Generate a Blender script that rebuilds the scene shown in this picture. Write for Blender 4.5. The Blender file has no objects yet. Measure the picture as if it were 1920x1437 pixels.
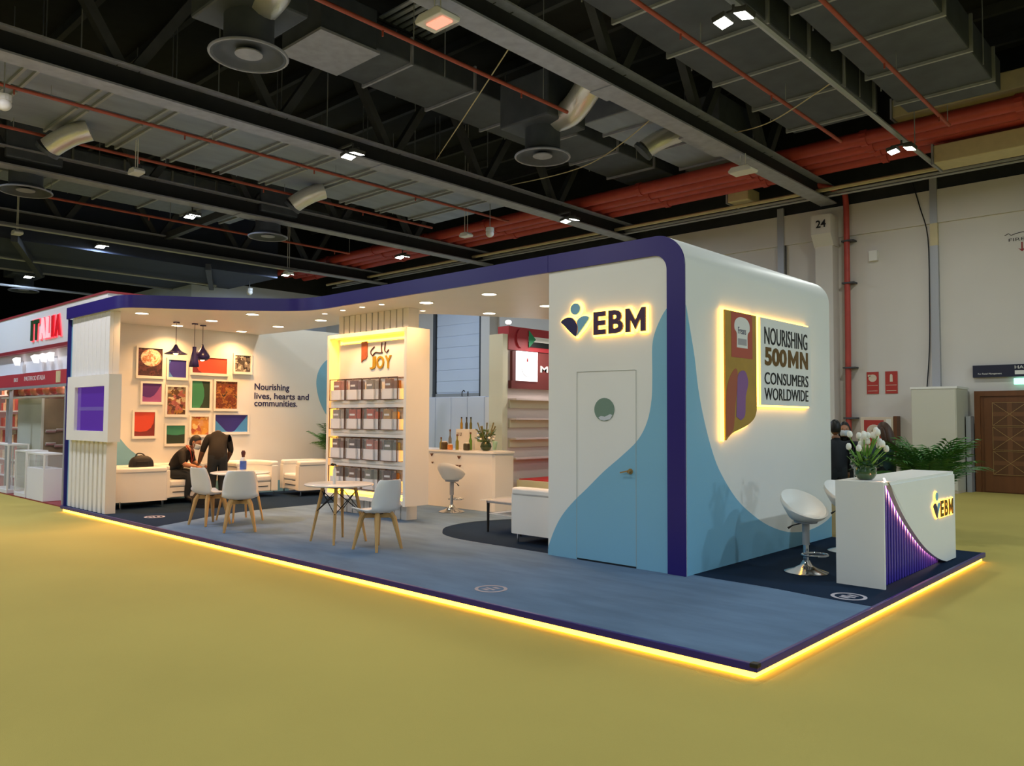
import bpy, math, random
from mathutils import Vector, Matrix

random.seed(11)
SC = bpy.context.scene
COL = SC.collection
PI = math.pi

# ------------------------------------------------------------------ camera, world, exposure
cam_d = bpy.data.cameras.new('camera'); cam = bpy.data.objects.new('camera', cam_d); COL.objects.link(cam)
cam_d.sensor_width = 36.0; cam_d.sensor_fit = 'HORIZONTAL'; cam_d.lens = 1486.37 / 1920 * 36.0
cam_d.clip_start = 0.05; cam_d.clip_end = 300
PITCH, AZ, ROLL, EYE = 0.0445, 0.7499, 0.0052, 1.65
fw = Vector((-math.sin(AZ), math.cos(AZ), 0)); r0 = Vector((math.cos(AZ), math.sin(AZ), 0)); up = Vector((0, 0, 1))
F_ = fw * math.cos(PITCH) + up * math.sin(PITCH); U_ = -fw * math.sin(PITCH) + up * math.cos(PITCH)
R_ = r0 * math.cos(ROLL) + U_ * math.sin(ROLL); U_ = -r0 * math.sin(ROLL) + U_ * math.cos(ROLL)
mw = Matrix.Identity(4)
for i in range(3):
    mw[i][0] = R_[i]; mw[i][1] = U_[i]; mw[i][2] = -F_[i]
mw[2][3] = EYE
cam.matrix_world = mw
SC.camera = cam

world = bpy.data.worlds.new('hall_air'); SC.world = world; world.use_nodes = True
bg = world.node_tree.nodes['Background']
bg.inputs[0].default_value = (0.78, 0.86, 1.0, 1); bg.inputs[1].default_value = 0.11

SC.view_settings.view_transform = 'Standard'; SC.view_settings.look = 'None'
SC.view_settings.gamma = 1.0; SC.view_settings.use_curve_mapping = False
SC.view_settings.exposure = 0.0
SC.cycles.max_bounces = 8; SC.cycles.diffuse_bounces = 4; SC.cycles.glossy_bounces = 3
SC.cycles.transmission_bounces = 6; SC.cycles.transparent_max_bounces = 8
SC.cycles.sample_clamp_indirect = 4.0; SC.cycles.caustics_reflective = False; SC.cycles.caustics_refractive = False

HALL_W = 150.0          # watts of one high-bay lamp
COLD = (0.62, 0.78, 1.0); NEUT = (0.95, 1.0, 0.95); COOL = (0.72, 0.90, 1.0)
DOWN_W = 21.0           # one booth downlight
WARM = (1.0, 0.50, 0.18)

# ------------------------------------------------------------------ material helpers
def lin(c):
    if isinstance(c, str):
        c = c.lstrip('#'); c = [int(c[i:i + 2], 16) / 255 for i in (0, 2, 4)]
    return tuple((x / 12.92 if x <= 0.04045 else ((x + 0.055) / 1.055) ** 2.4) for x in c)

MATS = {}
def M(name, col='#ffffff', rough=0.5, metal=0.0, var=0.0, vscale=6.0, bump=0.0, bscale=60.0, emit=None, estr=0.0, trans=0.0, alpha=1.0, ior=1.45, stretch=None, coat=0.0):
    if name in MATS: return MATS[name]
    m = bpy.data.materials.new(name); m.use_nodes = True; MATS[name] = m
    nt = m.node_tree; b = nt.nodes['Principled BSDF']; L = nt.links
    c = lin(col)
    b.inputs['Base Color'].default_value = (*c, 1); b.inputs['Roughness'].default_value = rough
    b.inputs['Metallic'].default_value = metal; b.inputs['IOR'].default_value = ior
    if coat: b.inputs['Coat Weight'].default_value = coat
    if trans: b.inputs['Transmission Weight'].default_value = trans
    if alpha < 1: b.inputs['Alpha'].default_value = alpha
    if emit is not None:
        b.inputs['Emission Color'].default_value = (*lin(emit), 1); b.inputs['Emission Strength'].default_value = estr
    if var or bump:
        tc = nt.nodes.new('ShaderNodeTexCoord'); mp = nt.nodes.new('ShaderNodeMapping')
        L.new(tc.outputs['Object'], mp.inputs[0])
        if stretch: mp.inputs['Scale'].default_value = stretch
    if var:
        n = nt.nodes.new('ShaderNodeTexNoise'); n.inputs['Scale'].default_value = vscale; n.inputs['Detail'].default_value = 5
        L.new(mp.outputs[0], n.inputs['Vector'])
        r = nt.nodes.new('ShaderNodeValToRGB')
        r.color_ramp.elements[0].position = 0.3; r.color_ramp.elements[1].position = 0.7
        r.color_ramp.elements[0].color = (*[x * (1 - var) for x in c], 1); r.color_ramp.elements[1].color = (*[min(1, x * (1 + var)) for x in c], 1)
        L.new(n.outputs['Fac'], r.inputs[0]); L.new(r.outputs[0], b.inputs['Base Color'])
    if bump:
        n2 = nt.nodes.new('ShaderNodeTexNoise'); n2.inputs['Scale'].default_value = bscale; n2.inputs['Detail'].default_value = 3
        L.new(mp.outputs[0], n2.inputs['Vector'])
        bp = nt.nodes.new('ShaderNodeBump'); bp.inputs['Strength'].default_value = bump; bp.inputs['Distance'].default_value = 0.01
        L.new(n2.outputs['Fac'], bp.inputs['Height']); L.new(bp.outputs[0], b.inputs['Normal'])
    return m

def print_mat(name, cols, scale=6.0, kind='voronoi', seed=0.0, rough=0.45):
    """a printed photograph: soft blotches of the given colours"""
    m = bpy.data.materials.new(name); m.use_nodes = True; MATS[name] = m
    nt = m.node_tree; b = nt.nodes['Principled BSDF']; L = nt.links
    b.inputs['Roughness'].default_value = rough
    tc = nt.nodes.new('ShaderNodeTexCoord'); mp = nt.nodes.new('ShaderNodeMapping'); mp.inputs['Location'].default_value = (seed, seed * 1.7, seed * .3)
    L.new(tc.outputs['Object'], mp.inputs[0])
    nz = nt.nodes.new('ShaderNodeTexNoise'); nz.inputs['Scale'].default_value = scale * 1.3; nz.inputs['Detail'].default_value = 3
    L.new(mp.outputs[0], nz.inputs['Vector'])
    mix = nt.nodes.new('ShaderNodeVectorMath'); mix.operation = 'MULTIPLY_ADD'
    L.new(nz.outputs['Color'], mix.inputs[0]); mix.inputs[1].default_value = (0.16,) * 3; L.new(mp.outputs[0], mix.inputs[2])
    if kind == 'voronoi':
        v = nt.nodes.new('ShaderNodeTexVoronoi'); v.inputs['Scale'].default_value = scale; L.new(mix.outputs[0], v.inputs['Vector'])
        sep = nt.nodes.new('ShaderNodeSeparateColor'); L.new(v.outputs['Color'], sep.inputs[0]); src = sep.outputs[0]
    else:
        v = nt.nodes.new('ShaderNodeTexNoise'); v.inputs['Scale'].default_value = scale; v.inputs['Detail'].default_value = 4; L.new(mix.outputs[0], v.inputs['Vector']); src = v.outputs['Fac']
    r = nt.nodes.new('ShaderNodeValToRGB'); r.color_ramp.interpolation = 'LINEAR'
    n = len(cols); lo, hi = (0.0, 1.0) if kind == 'voronoi' else (0.32, 0.68)
    while len(r.color_ramp.elements) < n: r.color_ramp.elements.new(0.5)
    for i, c in enumerate(cols):
        r.color_ramp.elements[i].position = lo + (hi - lo) * i / (n - 1); r.color_ramp.elements[i].color = (*lin(c), 1)
    L.new(src, r.inputs[0]); L.new(r.outputs[0], b.inputs['Base Color'])
    return m

# ------------------------------------------------------------------ mesh builder
def catmull(pts, n=6, closed=False):
    P = [Vector(p) for p in pts]; out = []
    N = len(P); rng = range(N if closed else N - 1)
    for i in rng:
        if closed: a, b, c, d = P[(i - 1) % N], P[i], P[(i + 1) % N], P[(i + 2) % N]
        else: a, b, c, d = P[max(i - 1, 0)], P[i], P[i + 1], P[min(i + 2, N - 1)]
        for k in range(n):
            t = k / n
            out.append(0.5 * ((2 * b) + (c - a) * t + (2 * a - 5 * b + 4 * c - d) * t * t + (3 * b - a - 3 * c + d) * t ** 3))
    if not closed: out.append(P[-1])
    return [tuple(v) for v in out]

class MB:
    def __init__(s): s.v = []; s.f = []; s.mi = []
    def add(s, vs, fs, mi=0):
        o = len(s.v); s.v += [tuple(x) for x in vs]; s.f += [tuple(i + o for i in f) for f in fs]; s.mi += [mi] * len(fs); return s
    def box(s, x0, x1, y0, y1, z0, z1, mi=0):
        return s.add([(x0, y0, z0), (x1, y0, z0), (x1, y1, z0), (x0, y1, z0), (x0, y0, z1), (x1, y0, z1), (x1, y1, z1), (x0, y1, z1)],
                     [(0, 3, 2, 1), (4, 5, 6, 7), (0, 1, 5, 4), (1, 2, 6, 5), (2, 3, 7, 6), (3, 0, 4, 7)], mi)
    def bar(s, p0, p1, w, h, mi=0, roll=None):
        p0, p1 = Vector(p0), Vector(p1); d = (p1 - p0).normalized()
        u = roll if roll is not None else Vector((0, 0, 1))
        u = Vector(u)
        if abs(d.dot(u)) > .98: u = Vector((0, 1, 0))
        a = d.cross(u).normalized(); b = a.cross(d).normalized()
        vs = []
        for p in (p0, p1):
            for sa, sb in ((-1, -1), (1, -1), (1, 1), (-1, 1)): vs.append(p + a * sa * w / 2 + b * sb * h / 2)
        return s.add(vs, [(0, 1, 2, 3), (7, 6, 5, 4), (0, 4, 5, 1), (1, 5, 6, 2), (2, 6, 7, 3), (3, 7, 4, 0)], mi)
    def tube(s, pts, r, n=8, caps=True, closed=False, mi=0):
        P = [Vector(p) for p in pts]; N = len(P); R = r if isinstance(r, (list, tuple)) else [r] * N
        vs = []; prev = None
        for i, p in enumerate(P):
            if closed: d = P[(i + 1) % N] - P[i - 1]
            else: d = P[min(i + 1, N - 1)] - P[max(i - 1, 0)]
            d.normalize()
            if prev is None: a = d.orthogonal().normalized()
            else:
                a = prev - d * prev.dot(d)
                a = a.normalized() if a.length > 1e-6 else d.orthogonal().normalized()
            prev = a; b = d.cross(a)
            for k in range(n):
                t = 2 * PI * k / n; vs.append(p + (a * math.cos(t) + b * math.sin(t)) * R[i])
        fs = []
        for i in range(N if closed else N - 1):
            j = (i + 1) % N
            for k in range(n):
                fs.append((i * n + k, i * n + (k + 1) % n, j * n + (k + 1) % n, j * n + k))
        if caps and not closed:
            fs.append(tuple(range(n))[::-1]); fs.append(tuple(range((N - 1) * n, N * n)))
        return s.add(vs, fs, mi)
    def cyl(s, p0, p1, r0, r1=None, n=12, mi=0): return s.tube([p0, p1], [r0, r0 if r1 is None else r1], n, mi=mi)
    def lathe(s, prof, n=20, c=(0, 0, 0), mi=0, cap=True):
        vs = []
        for r, z in prof:
            for k in range(n):
                t = 2 * PI * k / n; vs.append((c[0] + r * math.cos(t), c[1] + r * math.sin(t), c[2] + z))
        fs = []
        for i in range(len(prof) - 1):
            for k in range(n): fs.append((i * n + k, i * n + (k + 1) % n, (i + 1) * n + (k + 1) % n, (i + 1) * n + k))
        if cap:
            fs.append(tuple(range(n))[::-1]); o = (len(prof) - 1) * n; fs.append(tuple(range(o, o + n)))
        return s.add(vs, fs, mi)
    def prism(s, poly, ax, a0, a1, mi=0):
        """extrude the polygon along axis ax; the polygon gives the two other axes in order"""
        n = len(poly)
        def P(q, a):
            return (a, q[0], q[1]) if ax == 'x' else (q[0], a, q[1]) if ax == 'y' else (q[0], q[1], a)
        vs = [P(q, a0) for q in poly] + [P(q, a1) for q in poly]
        fs = [tuple(range(n))[::-1], tuple(range(n, 2 * n))] + [(i, (i + 1) % n, n + (i + 1) % n, n + i) for i in range(n)]
        return s.add(vs, fs, mi)
    def sweep(s, path, th, z0, z1, mi=0):
        """a vertical band following a plan path, thickness th to the left of the path"""
        P = [Vector((p[0], p[1])) for p in path]; N = len(P); Q = []
        for i in range(N):
            d = (P[min(i + 1, N - 1)] - P[max(i - 1, 0)]).normalized(); Q.append(P[i] + Vector((-d.y, d.x)) * th)
        vs = []
        for i in range(N): vs += [(P[i].x, P[i].y, z0), (P[i].x, P[i].y, z1), (Q[i].x, Q[i].y, z1), (Q[i].x, Q[i].y, z0)]
        fs = [(0, 1, 2, 3), tuple(4 * (N - 1) + k for k in (3, 2, 1, 0))]
        for i in range(N - 1):
            for k in range(4): fs.append((4 * i + k, 4 * i + 4 + k, 4 * i + 4 + (k + 1) % 4, 4 * i + (k + 1) % 4))
        return s.add(vs, fs, mi)
    def sphere(s, c, r, n=14, m=9, mi=0):
        rx, ry, rz = r if isinstance(r, (list, tuple)) else (r, r, r)
        vs = [(c[0], c[1], c[2] - rz)]
        for i in range(1, m):
            ph = -PI / 2 + PI * i / m
            for k in range(n):
                t = 2 * PI * k / n; vs.append((c[0] + rx * math.cos(ph) * math.cos(t), c[1] + ry * math.cos(ph) * math.sin(t), c[2] + rz * math.sin(ph)))
        vs.append((c[0], c[1], c[2] + rz)); T = len(vs) - 1; fs = []
        for k in range(n): fs.append((0, 1 + (k + 1) % n, 1 + k))
        for i in range(m - 2):
            for k in range(n): fs.append((1 + i * n + k, 1 + i * n + (k + 1) % n, 1 + (i + 1) * n + (k + 1) % n, 1 + (i + 1) * n + k))
        for k in range(n): fs.append((T, 1 + (m - 2) * n + k, 1 + (m - 2) * n + (k + 1) % n))
        return s.add(vs, fs, mi)
    def grid(s, fn, nu, nv, mi=0, closev=False):
        vs = [fn(i / (nu - 1), j / (nv if closev else nv - 1)) for i in range(nu) for j in range(nv)]
        fs = []
        for i in range(nu - 1):
            for j in range(nv if closev else nv - 1):
                k = (j + 1) % nv; fs.append((i * nv + j, (i + 1) * nv + j, (i + 1) * nv + k, i * nv + k))
        return s.add(vs, fs, mi)
    def mesh(s, name, mats, smooth=None):
        me = bpy.data.meshes.new(name); me.from_pydata(s.v, [], s.f)
        for m in (mats if isinstance(mats, (list, tuple)) else [mats]): me.materials.append(m)
        if any(s.mi): me.polygons.foreach_set('material_index', s.mi)
        if smooth is not None:
            me.polygons.foreach_set('use_smooth', [True] * len(me.polygons))
            me.set_sharp_from_angle(angle=math.radians(smooth))
        me.update(); return me
    def build(s, name, mats, parent=None, smooth=None, bevel=0.0, solid=0.0, sub=0):
        o = bpy.data.objects.new(name, s.mesh(name, mats, smooth)); COL.objects.link(o)
        if parent is not None: o.parent = parent
        if solid:
            md = o.modifiers.new('solid', 'SOLIDIFY'); md.thickness = solid; md.offset = 0
        if bevel:
            md = o.modifiers.new('bevel', 'BEVEL'); md.width = bevel; md.segments = 2; md.limit_method = 'ANGLE'; md.harden_normals = False
        if sub:
            md = o.modifiers.new('sub', 'SUBSURF'); md.levels = sub; md.render_levels = sub
        return o

def fix_normals(o):
    import bmesh
    b = bmesh.new(); b.from_mesh(o.data); bmesh.ops.recalc_face_normals(b, faces=b.faces); b.to_mesh(o.data); b.free(); return o

def thing(name, label, cat, loc=(0, 0, 0), rz=0.0, group=None):
    o = bpy.data.objects.new(name, None); COL.objects.link(o); o.empty_display_size = 0.1
    o.location = loc; o.rotation_euler = (0, 0, rz); o['label'] = label; o['category'] = cat
    if group: o['group'] = group
    return o
def tag(o, label, cat, group=None):
    o['label'] = label; o['category'] = cat
    if group: o['group'] = group
    return o
def struct(o):
    o['kind'] = 'structure'; return o
def at(o, loc, rz=0.0):
    o.location = loc; o.rotation_euler = (0, 0, rz); return o
def dup(root, loc, rz=None, label=None):
    r = root.copy(); COL.objects.link(r); r.location = loc
    if rz is not None: r.rotation_euler = (0, 0, rz)
    if label: r['label'] = label
    for ch in list(root.children):
        c = ch.copy(); COL.objects.link(c); c.parent = r
        for g in ch.children:
            d = g.copy(); COL.objects.link(d); d.parent = c
    return r
def share(src, name, parent, loc, rz=0.0, scale=None):
    """another object on the same mesh data"""
    o = bpy.data.objects.new(name, src.data); COL.objects.link(o); o.parent = parent; o.location = loc; o.rotation_euler = (0, 0, rz)
    if scale: o.scale = scale
    for md in src.modifiers:
        n = o.modifiers.new(md.name, md.type)
        for k in ('width', 'segments', 'limit_method', 'thickness', 'offset', 'levels', 'render_levels'):
            if hasattr(md, k): setattr(n, k, getattr(md, k))
    return o

_tc = {}
def text_geo(s, offset=0.0, res=3):
    """flat outline of a string as (verts2d, faces), from the built-in font"""
    k = (s, offset, res)
    if k in _tc: return _tc[k]
    c = bpy.data.curves.new('txt', 'FONT'); c.body = s; c.size = 1.0; c.offset = offset; c.resolution_u = res; c.fill_mode = 'FRONT'
    o = bpy.data.objects.new('txt', c); COL.objects.link(o)
    dg = bpy.context.evaluated_depsgraph_get(); dg.update()
    me = bpy.data.meshes.new_from_object(o.evaluated_get(dg))
    vs = [(v.co.x, v.co.y) for v in me.vertices]; fs = [tuple(p.vertices) for p in me.polygons]
    bpy.data.objects.remove(o); bpy.data.curves.remove(c); bpy.data.meshes.remove(me)
    _tc[k] = (vs, fs); return vs, fs
def text_obj(name, s, mat, frame, w, h, depth=0.012, offset=0.0, parent=None, grow=0.0):
    """lettering scaled to w x h. frame = (origin, udir, vdir, ndir): lower-left corner, right, up, out of the face"""
    vs, fs = text_geo(s, offset)
    x0 = min(v[0] for v in vs); x1 = max(v[0] for v in vs); y0 = min(v[1] for v in vs); y1 = max(v[1] for v in vs)
    O, U, V, N = [Vector(q) for q in frame]
    w2, h2 = w + 2 * grow, h + 2 * grow
    P = [O + U * ((v[0] - x0) / (x1 - x0) * w2 - grow) + V * ((v[1] - y0) / (y1 - y0) * h2 - grow) for v in vs]
    n = len(P); m = MB()
    front = [p + N * depth for p in P]
    # boundary edges for the side walls
    cnt = {}
    for f in fs:
        for i in range(len(f)):
            e = (f[i], f[(i + 1) % len(f)]); k = tuple(sorted(e)); cnt.setdefault(k, []).append(e)
    F = [tuple(i + n for i in f) for f in fs] + [tuple(reversed(f)) for f in fs]
    for k, e in cnt.items():
        if len(e) == 1: a, b = e[0]; F.append((a, b, b + n, a + n))
    m.add(P + front, F)
    return fix_normals(m.build(name, mat, parent))

def area(name, loc, size, power, color, parent=None, rot=(0, 0, 0), shape='DISK', size_y=None, spread=PI):
    l = bpy.data.lights.new(name, 'AREA'); l.shape = shape; l.size = size; l.energy = power; l.color = color; l.spread = spread
    if size_y: l.size_y = size_y
    o = bpy.data.objects.new(name, l); COL.objects.link(o); o.location = loc; o.rotation_euler = rot
    if parent is not None: o.parent = parent
    return o
# ------------------------------------------------------------------ materials
m_carpet = M('hall_carpet_olive', '#b8a75c', .95, var=.05, vscale=.5, bump=.25, bscale=220)
m_wallgrey = M('hall_wall_paint', '#d3cdc6', .8, var=.03, vscale=.6)
m_wallblue = M('hall_wall_panel_paint', '#d0d9ea', .7, var=.02, vscale=.8)
m_web = M('dark_web_steel', '#232427', .6, var=.15, vscale=4)
m_dark = M('black_roof_deck', '#232527', .8, var=.2, vscale=3)
m_steel = M('painted_dark_steel', '#45474b', .6, var=.12, vscale=4)
m_flange = M('dusty_steel_flange', '#9a9cab', .6, var=.12, vscale=5)
m_duct = M('galvanised_duct', '#8f97a8', .5, metal=.25, var=.12, vscale=3, stretch=(1, .3, 1))
m_ductdark = M('dark_duct_cladding', '#525761', .6, metal=.2, var=.14, vscale=3)
m_ductrib = M('bright_duct_flange', '#a8aaab', .45, metal=.3)
m_bulk = M('dark_bulkhead_paint', '#343b50', .7, var=.08, vscale=1.5)
m_red = M('sprinkler_pipe_red', '#b4463c', .45, var=.1, vscale=4)
m_redthin = M('thin_pipe_red', '#a84f3e', .5, var=.1, vscale=5)
m_foil = M('crinkled_foil', '#efece6', .3, metal=.65, bump=.6, bscale=22)
m_conduit = M('conduit_grey', '#a9abb0', .4, metal=.3)
m_beige = M('beige_duct_paint', '#cdbf98', .6, var=.06)
m_lampcase = M('lamp_housing', '#4a4a48', .5)
m_lampwhite = M('white_plastic', '#e8e6e0', .4)
m_glow = M('lamp_glow', '#ffffff', .5, emit='#fbfff0', estr=22)
m_black = M('black_plastic', '#141414', .45)
m_rubber = M('black_rubber', '#1a1a1a', .7)
m_white = M('booth_white_laminate', '#eeece6', .42, var=.012, vscale=2)
m_whitegloss = M('white_gloss_laminate', '#f2f1ee', .18)
m_purple = M('booth_purple_laminate', '#2c2170', .3, var=.03, vscale=2)
m_teal = M('booth_teal_vinyl', '#82b9d4', .5, var=.015, vscale=2)
m_carp1 = M('booth_carpet_blue', '#667e99', .95, var=.13, vscale=2.2, bump=.3, bscale=240, stretch=(.7, 2.2, 1))
m_carp2 = M('booth_carpet_navy', '#182a40', .95, var=.07, vscale=2.2, bump=.3, bscale=240)
for _m in (m_carp1, m_carp2, m_carpet): _m.node_tree.nodes['Principled BSDF'].inputs['Specular IOR Level'].default_value = .12
m_led = M('warm_led_strip', '#ffc860', .5, emit='#ffb838', estr=9)
m_ledsoft = M('warm_led_halo', '#ffd070', .5, emit='#ffc050', estr=6)
m_disc = M('downlight_lens', '#fff2dc', .5, emit='#ffeccb', estr=14)
m_gold = M('mirror_gold_letter', '#7a5a20', .25, metal=.9)
m_navy = M('letter_dark_indigo', '#2a2352', .35)
m_plum = M('letter_dark_plum', '#4a2b45', .35)
m_chrome = M('chrome', '#d6d8da', .12, metal=1)
m_leather = M('white_leatherette', '#ecebe6', .45, bump=.06, bscale=90)
m_shell = M('white_chair_shell', '#e9e9ea', .32)
m_wood = M('beech_wood', '#c99f63', .5, var=.12, vscale=9, stretch=(1, 1, .15))
m_darkmetal = M('black_wire', '#222222', .4, metal=.6)
m_leaf = M('palm_leaf', '#3f6f2c', .5, var=.25, vscale=7)
m_leafdk = M('dark_leaf', '#24451f', .5, var=.25, vscale=9)
m_pot = M('planter_white', '#dcdcd8', .5)
def glass_mat():
    m = bpy.data.materials.new('clear_glass'); m.use_nodes = True; nt = m.node_tree; b = nt.nodes['Principled BSDF']
    b.inputs['Base Color'].default_value = (.93, .97, .96, 1); b.inputs['Roughness'].default_value = .04
    b.inputs['Alpha'].default_value = .16; b.inputs['Specular IOR Level'].default_value = .7
    return m
m_glass = glass_mat()
m_acry = glass_mat(); m_acry.name = 'thin_acrylic'; m_acry.node_tree.nodes['Principled BSDF'].inputs['Alpha'].default_value = .07
# ------------------------------------------------------------------ the hall shell
struct(MB().box(-60, 16, -16, 21.3, -.2, 0).build('floor', m_carpet))
WY = 21.07
struct(MB().box(-31.5, 16, WY, WY + .3, 0, 6.46).build('wall_back', m_wallgrey))
struct(MB().box(-31.5, 16, WY - .07, WY + .3, 6.46, 7.28).build('trim_1', m_wallgrey))
struct(MB().box(-31.5, 16, WY - .02, WY + .3, 7.28, 10.3).build('wall_back_upper', m_dark))
struct(MB().box(-60, -31.5, 14.6, 21.3, 0, 7.28).build('wall_left', m_wallblue))
struct(MB().box(-60.3, -60, -16, 14.6, 0, 10.3).build('wall_left_far', m_dark))
struct(MB().box(-60, -31.5, 14.7, 21.3, 7.28, 10.3).build('wall_left_upper', m_dark))
struct(MB().box(-60, 16, -16, 21.3, 10.3, 10.5).build('ceiling', m_dark))
# pilasters of the back wall
def pilaster(x, w=.45):
    p = MB(); p.box(x - w / 2, x + w / 2, WY - .42, WY, 0, 6.2)
    p.prism([(WY - .42, 6.2), (WY, 6.2), (WY, 7.0), (WY - .62, 7.0), (WY - .62, 6.5)], 'x', x - w / 2 - .03, x + w / 2 + .03)
    return struct(p.build('pilaster', m_wallgrey))
for x in (-8.08, -20.6, -27.0): pilaster(x)
text_obj('bay_number', '24', m_black, ((-8.2, WY - .63, 6.66), (1, 0, 0), (0, 0, 1), (0, -1, 0)), .26, .2, .004, .02, bpy.data.objects['pilaster'])
struct(bpy.data.objects['pilaster'])

# tall roller shutter behind the bar
d = struct(MB().box(-23.65, -21.2, WY - .06, WY, 2.6, 7.0).build('door_2', m_wallblue))
for i in range(10):
    struct(MB().box(-23.65, -21.2, WY - .075, WY - .06, 2.65 + i * .44, 3.06 + i * .44).build('slat', m_wallblue, d))
for x in (-23.75, -21.12): MB().box(x - .07, x + .07, WY - .14, WY, 0, 7.1).build('guide_rail', m_steel, d)
MB().box(-23.9, -20.9, WY - .1, WY, 2.44, 2.6).build('bottom_bar', m_conduit, d)

# entrance door with gold inlay
m_door = M('walnut_door', '#6b4122', .4, var=.14, vscale=7, stretch=(1, 1, .2))
m_doord = M('walnut_panel', '#5b3a20', .4, var=.14, vscale=7, stretch=(1, 1, .2))
m_inlay = M('brass_inlay', '#a98a58', .4, metal=.3); m_band = M('walnut_band', '#70492a', .45)
dr = struct(MB().box(-4.62, -2.2, WY - .12, WY - .02, 0, 2.22).build('door_1', m_door))
fr = MB(); fr.box(-4.72, -4.6, WY - .16, WY, 0, 2.34); fr.box(-2.22, -2.1, WY - .16, WY, 0, 2.34); fr.box(-4.6, -2.22, WY - .16, WY, 2.22, 2.34)
fr.build('door_frame', m_door, dr)
for lx in (-4.52, -3.32):
    leaf = MB().box(lx, lx + 1.14, WY - .15, WY - .12, .02, 2.18).build('door_leaf', m_door, dr)
    for k in range(3):
        z0 = .42 + k * .56
        MB().box(lx + .17, lx + .85, WY - .165, WY - .15, z0, z0 + .53).build('inlaid_panel', m_doord, leaf)
        il = MB(); y = WY - .168
        xa, xb, za, zb = lx + .17, lx + .85, z0, z0 + .53; xm, zm = (xa + xb) / 2, (za + zb) / 2
        for a, b in (((xa, za), (xb, za)), ((xa, zb), (xb, zb)), ((xa, za), (xa, zb)), ((xb, za), (xb, zb)), ((xa, za), (xb, zb)), ((xa, zb), (xb, za))):
            il.bar((a[0], y, a[1]), (b[0], y, b[1]), .009, .009, roll=(0, 1, 0))
        MB().box(xm - .05, xm + .05, y + .001, y + .004, za, zb).build('panel_band', m_band, leaf); MB().box(xa, xb, y + .0015, y + .0045, zm - .05, zm + .05).build('panel_band', m_band, leaf)
        il.build('brass_inlay', m_inlay, leaf)
    MB().box(lx + (1.0 if lx < -4 else .08), lx + (1.04 if lx < -4 else .12), WY - .22, WY - .15, 1.0, 1.45).build('pull_handle', m_chrome, leaf)
t = tag(MB().box(-4.75, -2.0, WY - .1, WY - .002, 2.66, 2.94).build('direction_sign', M('sign_navy', '#1c2036', .4)), 'long dark navy direction sign above the wooden double door', 'sign')
text_obj('lettering', 'For Retail Management', m_lampwhite, ((-4.64, WY - .1, 2.71), (1, 0, 0), (0, 0, 1), (0, -1, 0)), .48, .05, .003, 0, t)
text_obj('lettering', 'HALL', m_lampwhite, ((-3.9, WY - .1, 2.84), (1, 0, 0), (0, 0, 1), (0, -1, 0)), .3, .07, .003, 0, t)
MB().box(-3.9, -3.72, WY - .105, WY - .1, 2.71, 2.8).build('pictogram', m_lampwhite, t)
t = tag(MB().box(-3.92, -3.6, WY - .12, WY - .02, 2.48, 2.62).build('exit_sign', M('exit_green', '#bff2e2', .4, emit='#a9ffe6', estr=1.6)), 'small lit pale green exit sign above the wooden door', 'sign')
# lettering high on the wall
t = tag(text_obj('wall_lettering', 'FIRE EXIT', M('faded_black_print', '#3d3636', .6), ((-3.98, WY - .002, 5.78), (1, 0, 0), (0, 0, 1), (0, -1, 0)), .75, .07, .003), 'dark printed fire exit lettering high on the back wall', 'lettering')
ar = MB(); ar.bar((-3.72, WY - .004, 5.74), (-3.72, WY - .004, 5.56), .03, .006, roll=(0, 1, 0)); ar.prism([(-3.80, 5.61), (-3.72, 5.52), (-3.64, 5.61), (-3.72, 5.57)], 'y', WY - .006, WY - .001)
tag(ar.build('wall_arrow', M('arrow_red', '#8e1f1c', .5)), 'dark red arrow pointing down, painted high on back wall', 'marking')
sq = MB(); sq.tube([(-4.06, WY - .005, 5.93), (-3.98, WY - .005, 5.97), (-3.93, WY - .005, 5.92), (-3.84, WY - .005, 5.95), (-3.7, WY - .005, 5.97), (-3.6, WY - .005, 5.95)], .008, 6)
tag(sq.build('script_lettering', MATS['faded_black_print']), 'dark flowing script line above the fire exit lettering', 'lettering')
# posters
m_posterred = M('poster_red', '#b2352b', .5, var=.05)
m_posterlt = M('poster_cream', '#d9c9b4', .5)
for i, (x, lab) in enumerate(((-7.18, 'red fire safety poster with a round hose reel picture'), (-6.73, 'red fire safety poster with an extinguisher picture'))):
    t = tag(MB().box(x, x + .29, WY - .02, WY - .001, 2.32, 2.88).build('safety_poster', m_posterred), lab, 'poster')
    pc = MB()
    if i == 0:
        pc.prism([(x + .145 + .1 * math.cos(a * PI / 8), 2.72 + .095 * math.sin(a * PI / 8)) for a in range(16)], 'y', WY - .023, WY - .02); pc.box(x + .03, x + .09, WY - .023, WY - .02, 2.76, 2.81)
    else:
        pc.prism([(x + .11, 2.62), (x + .18, 2.62), (x + .175, 2.78), (x + .16, 2.81), (x + .13, 2.81), (x + .115, 2.78)], 'y', WY - .023, WY - .02)
    pc.build('poster_picture', m_posterlt, t)
    MB().box(x + .02, x + .27, WY - .022, WY - .02, 2.53, 2.54).build('poster_rule', m_posterlt, t); MB().box(x + .03, x + .26, WY - .022, WY - .02, 2.39, 2.4).build('poster_rule', m_posterlt, t)
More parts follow.
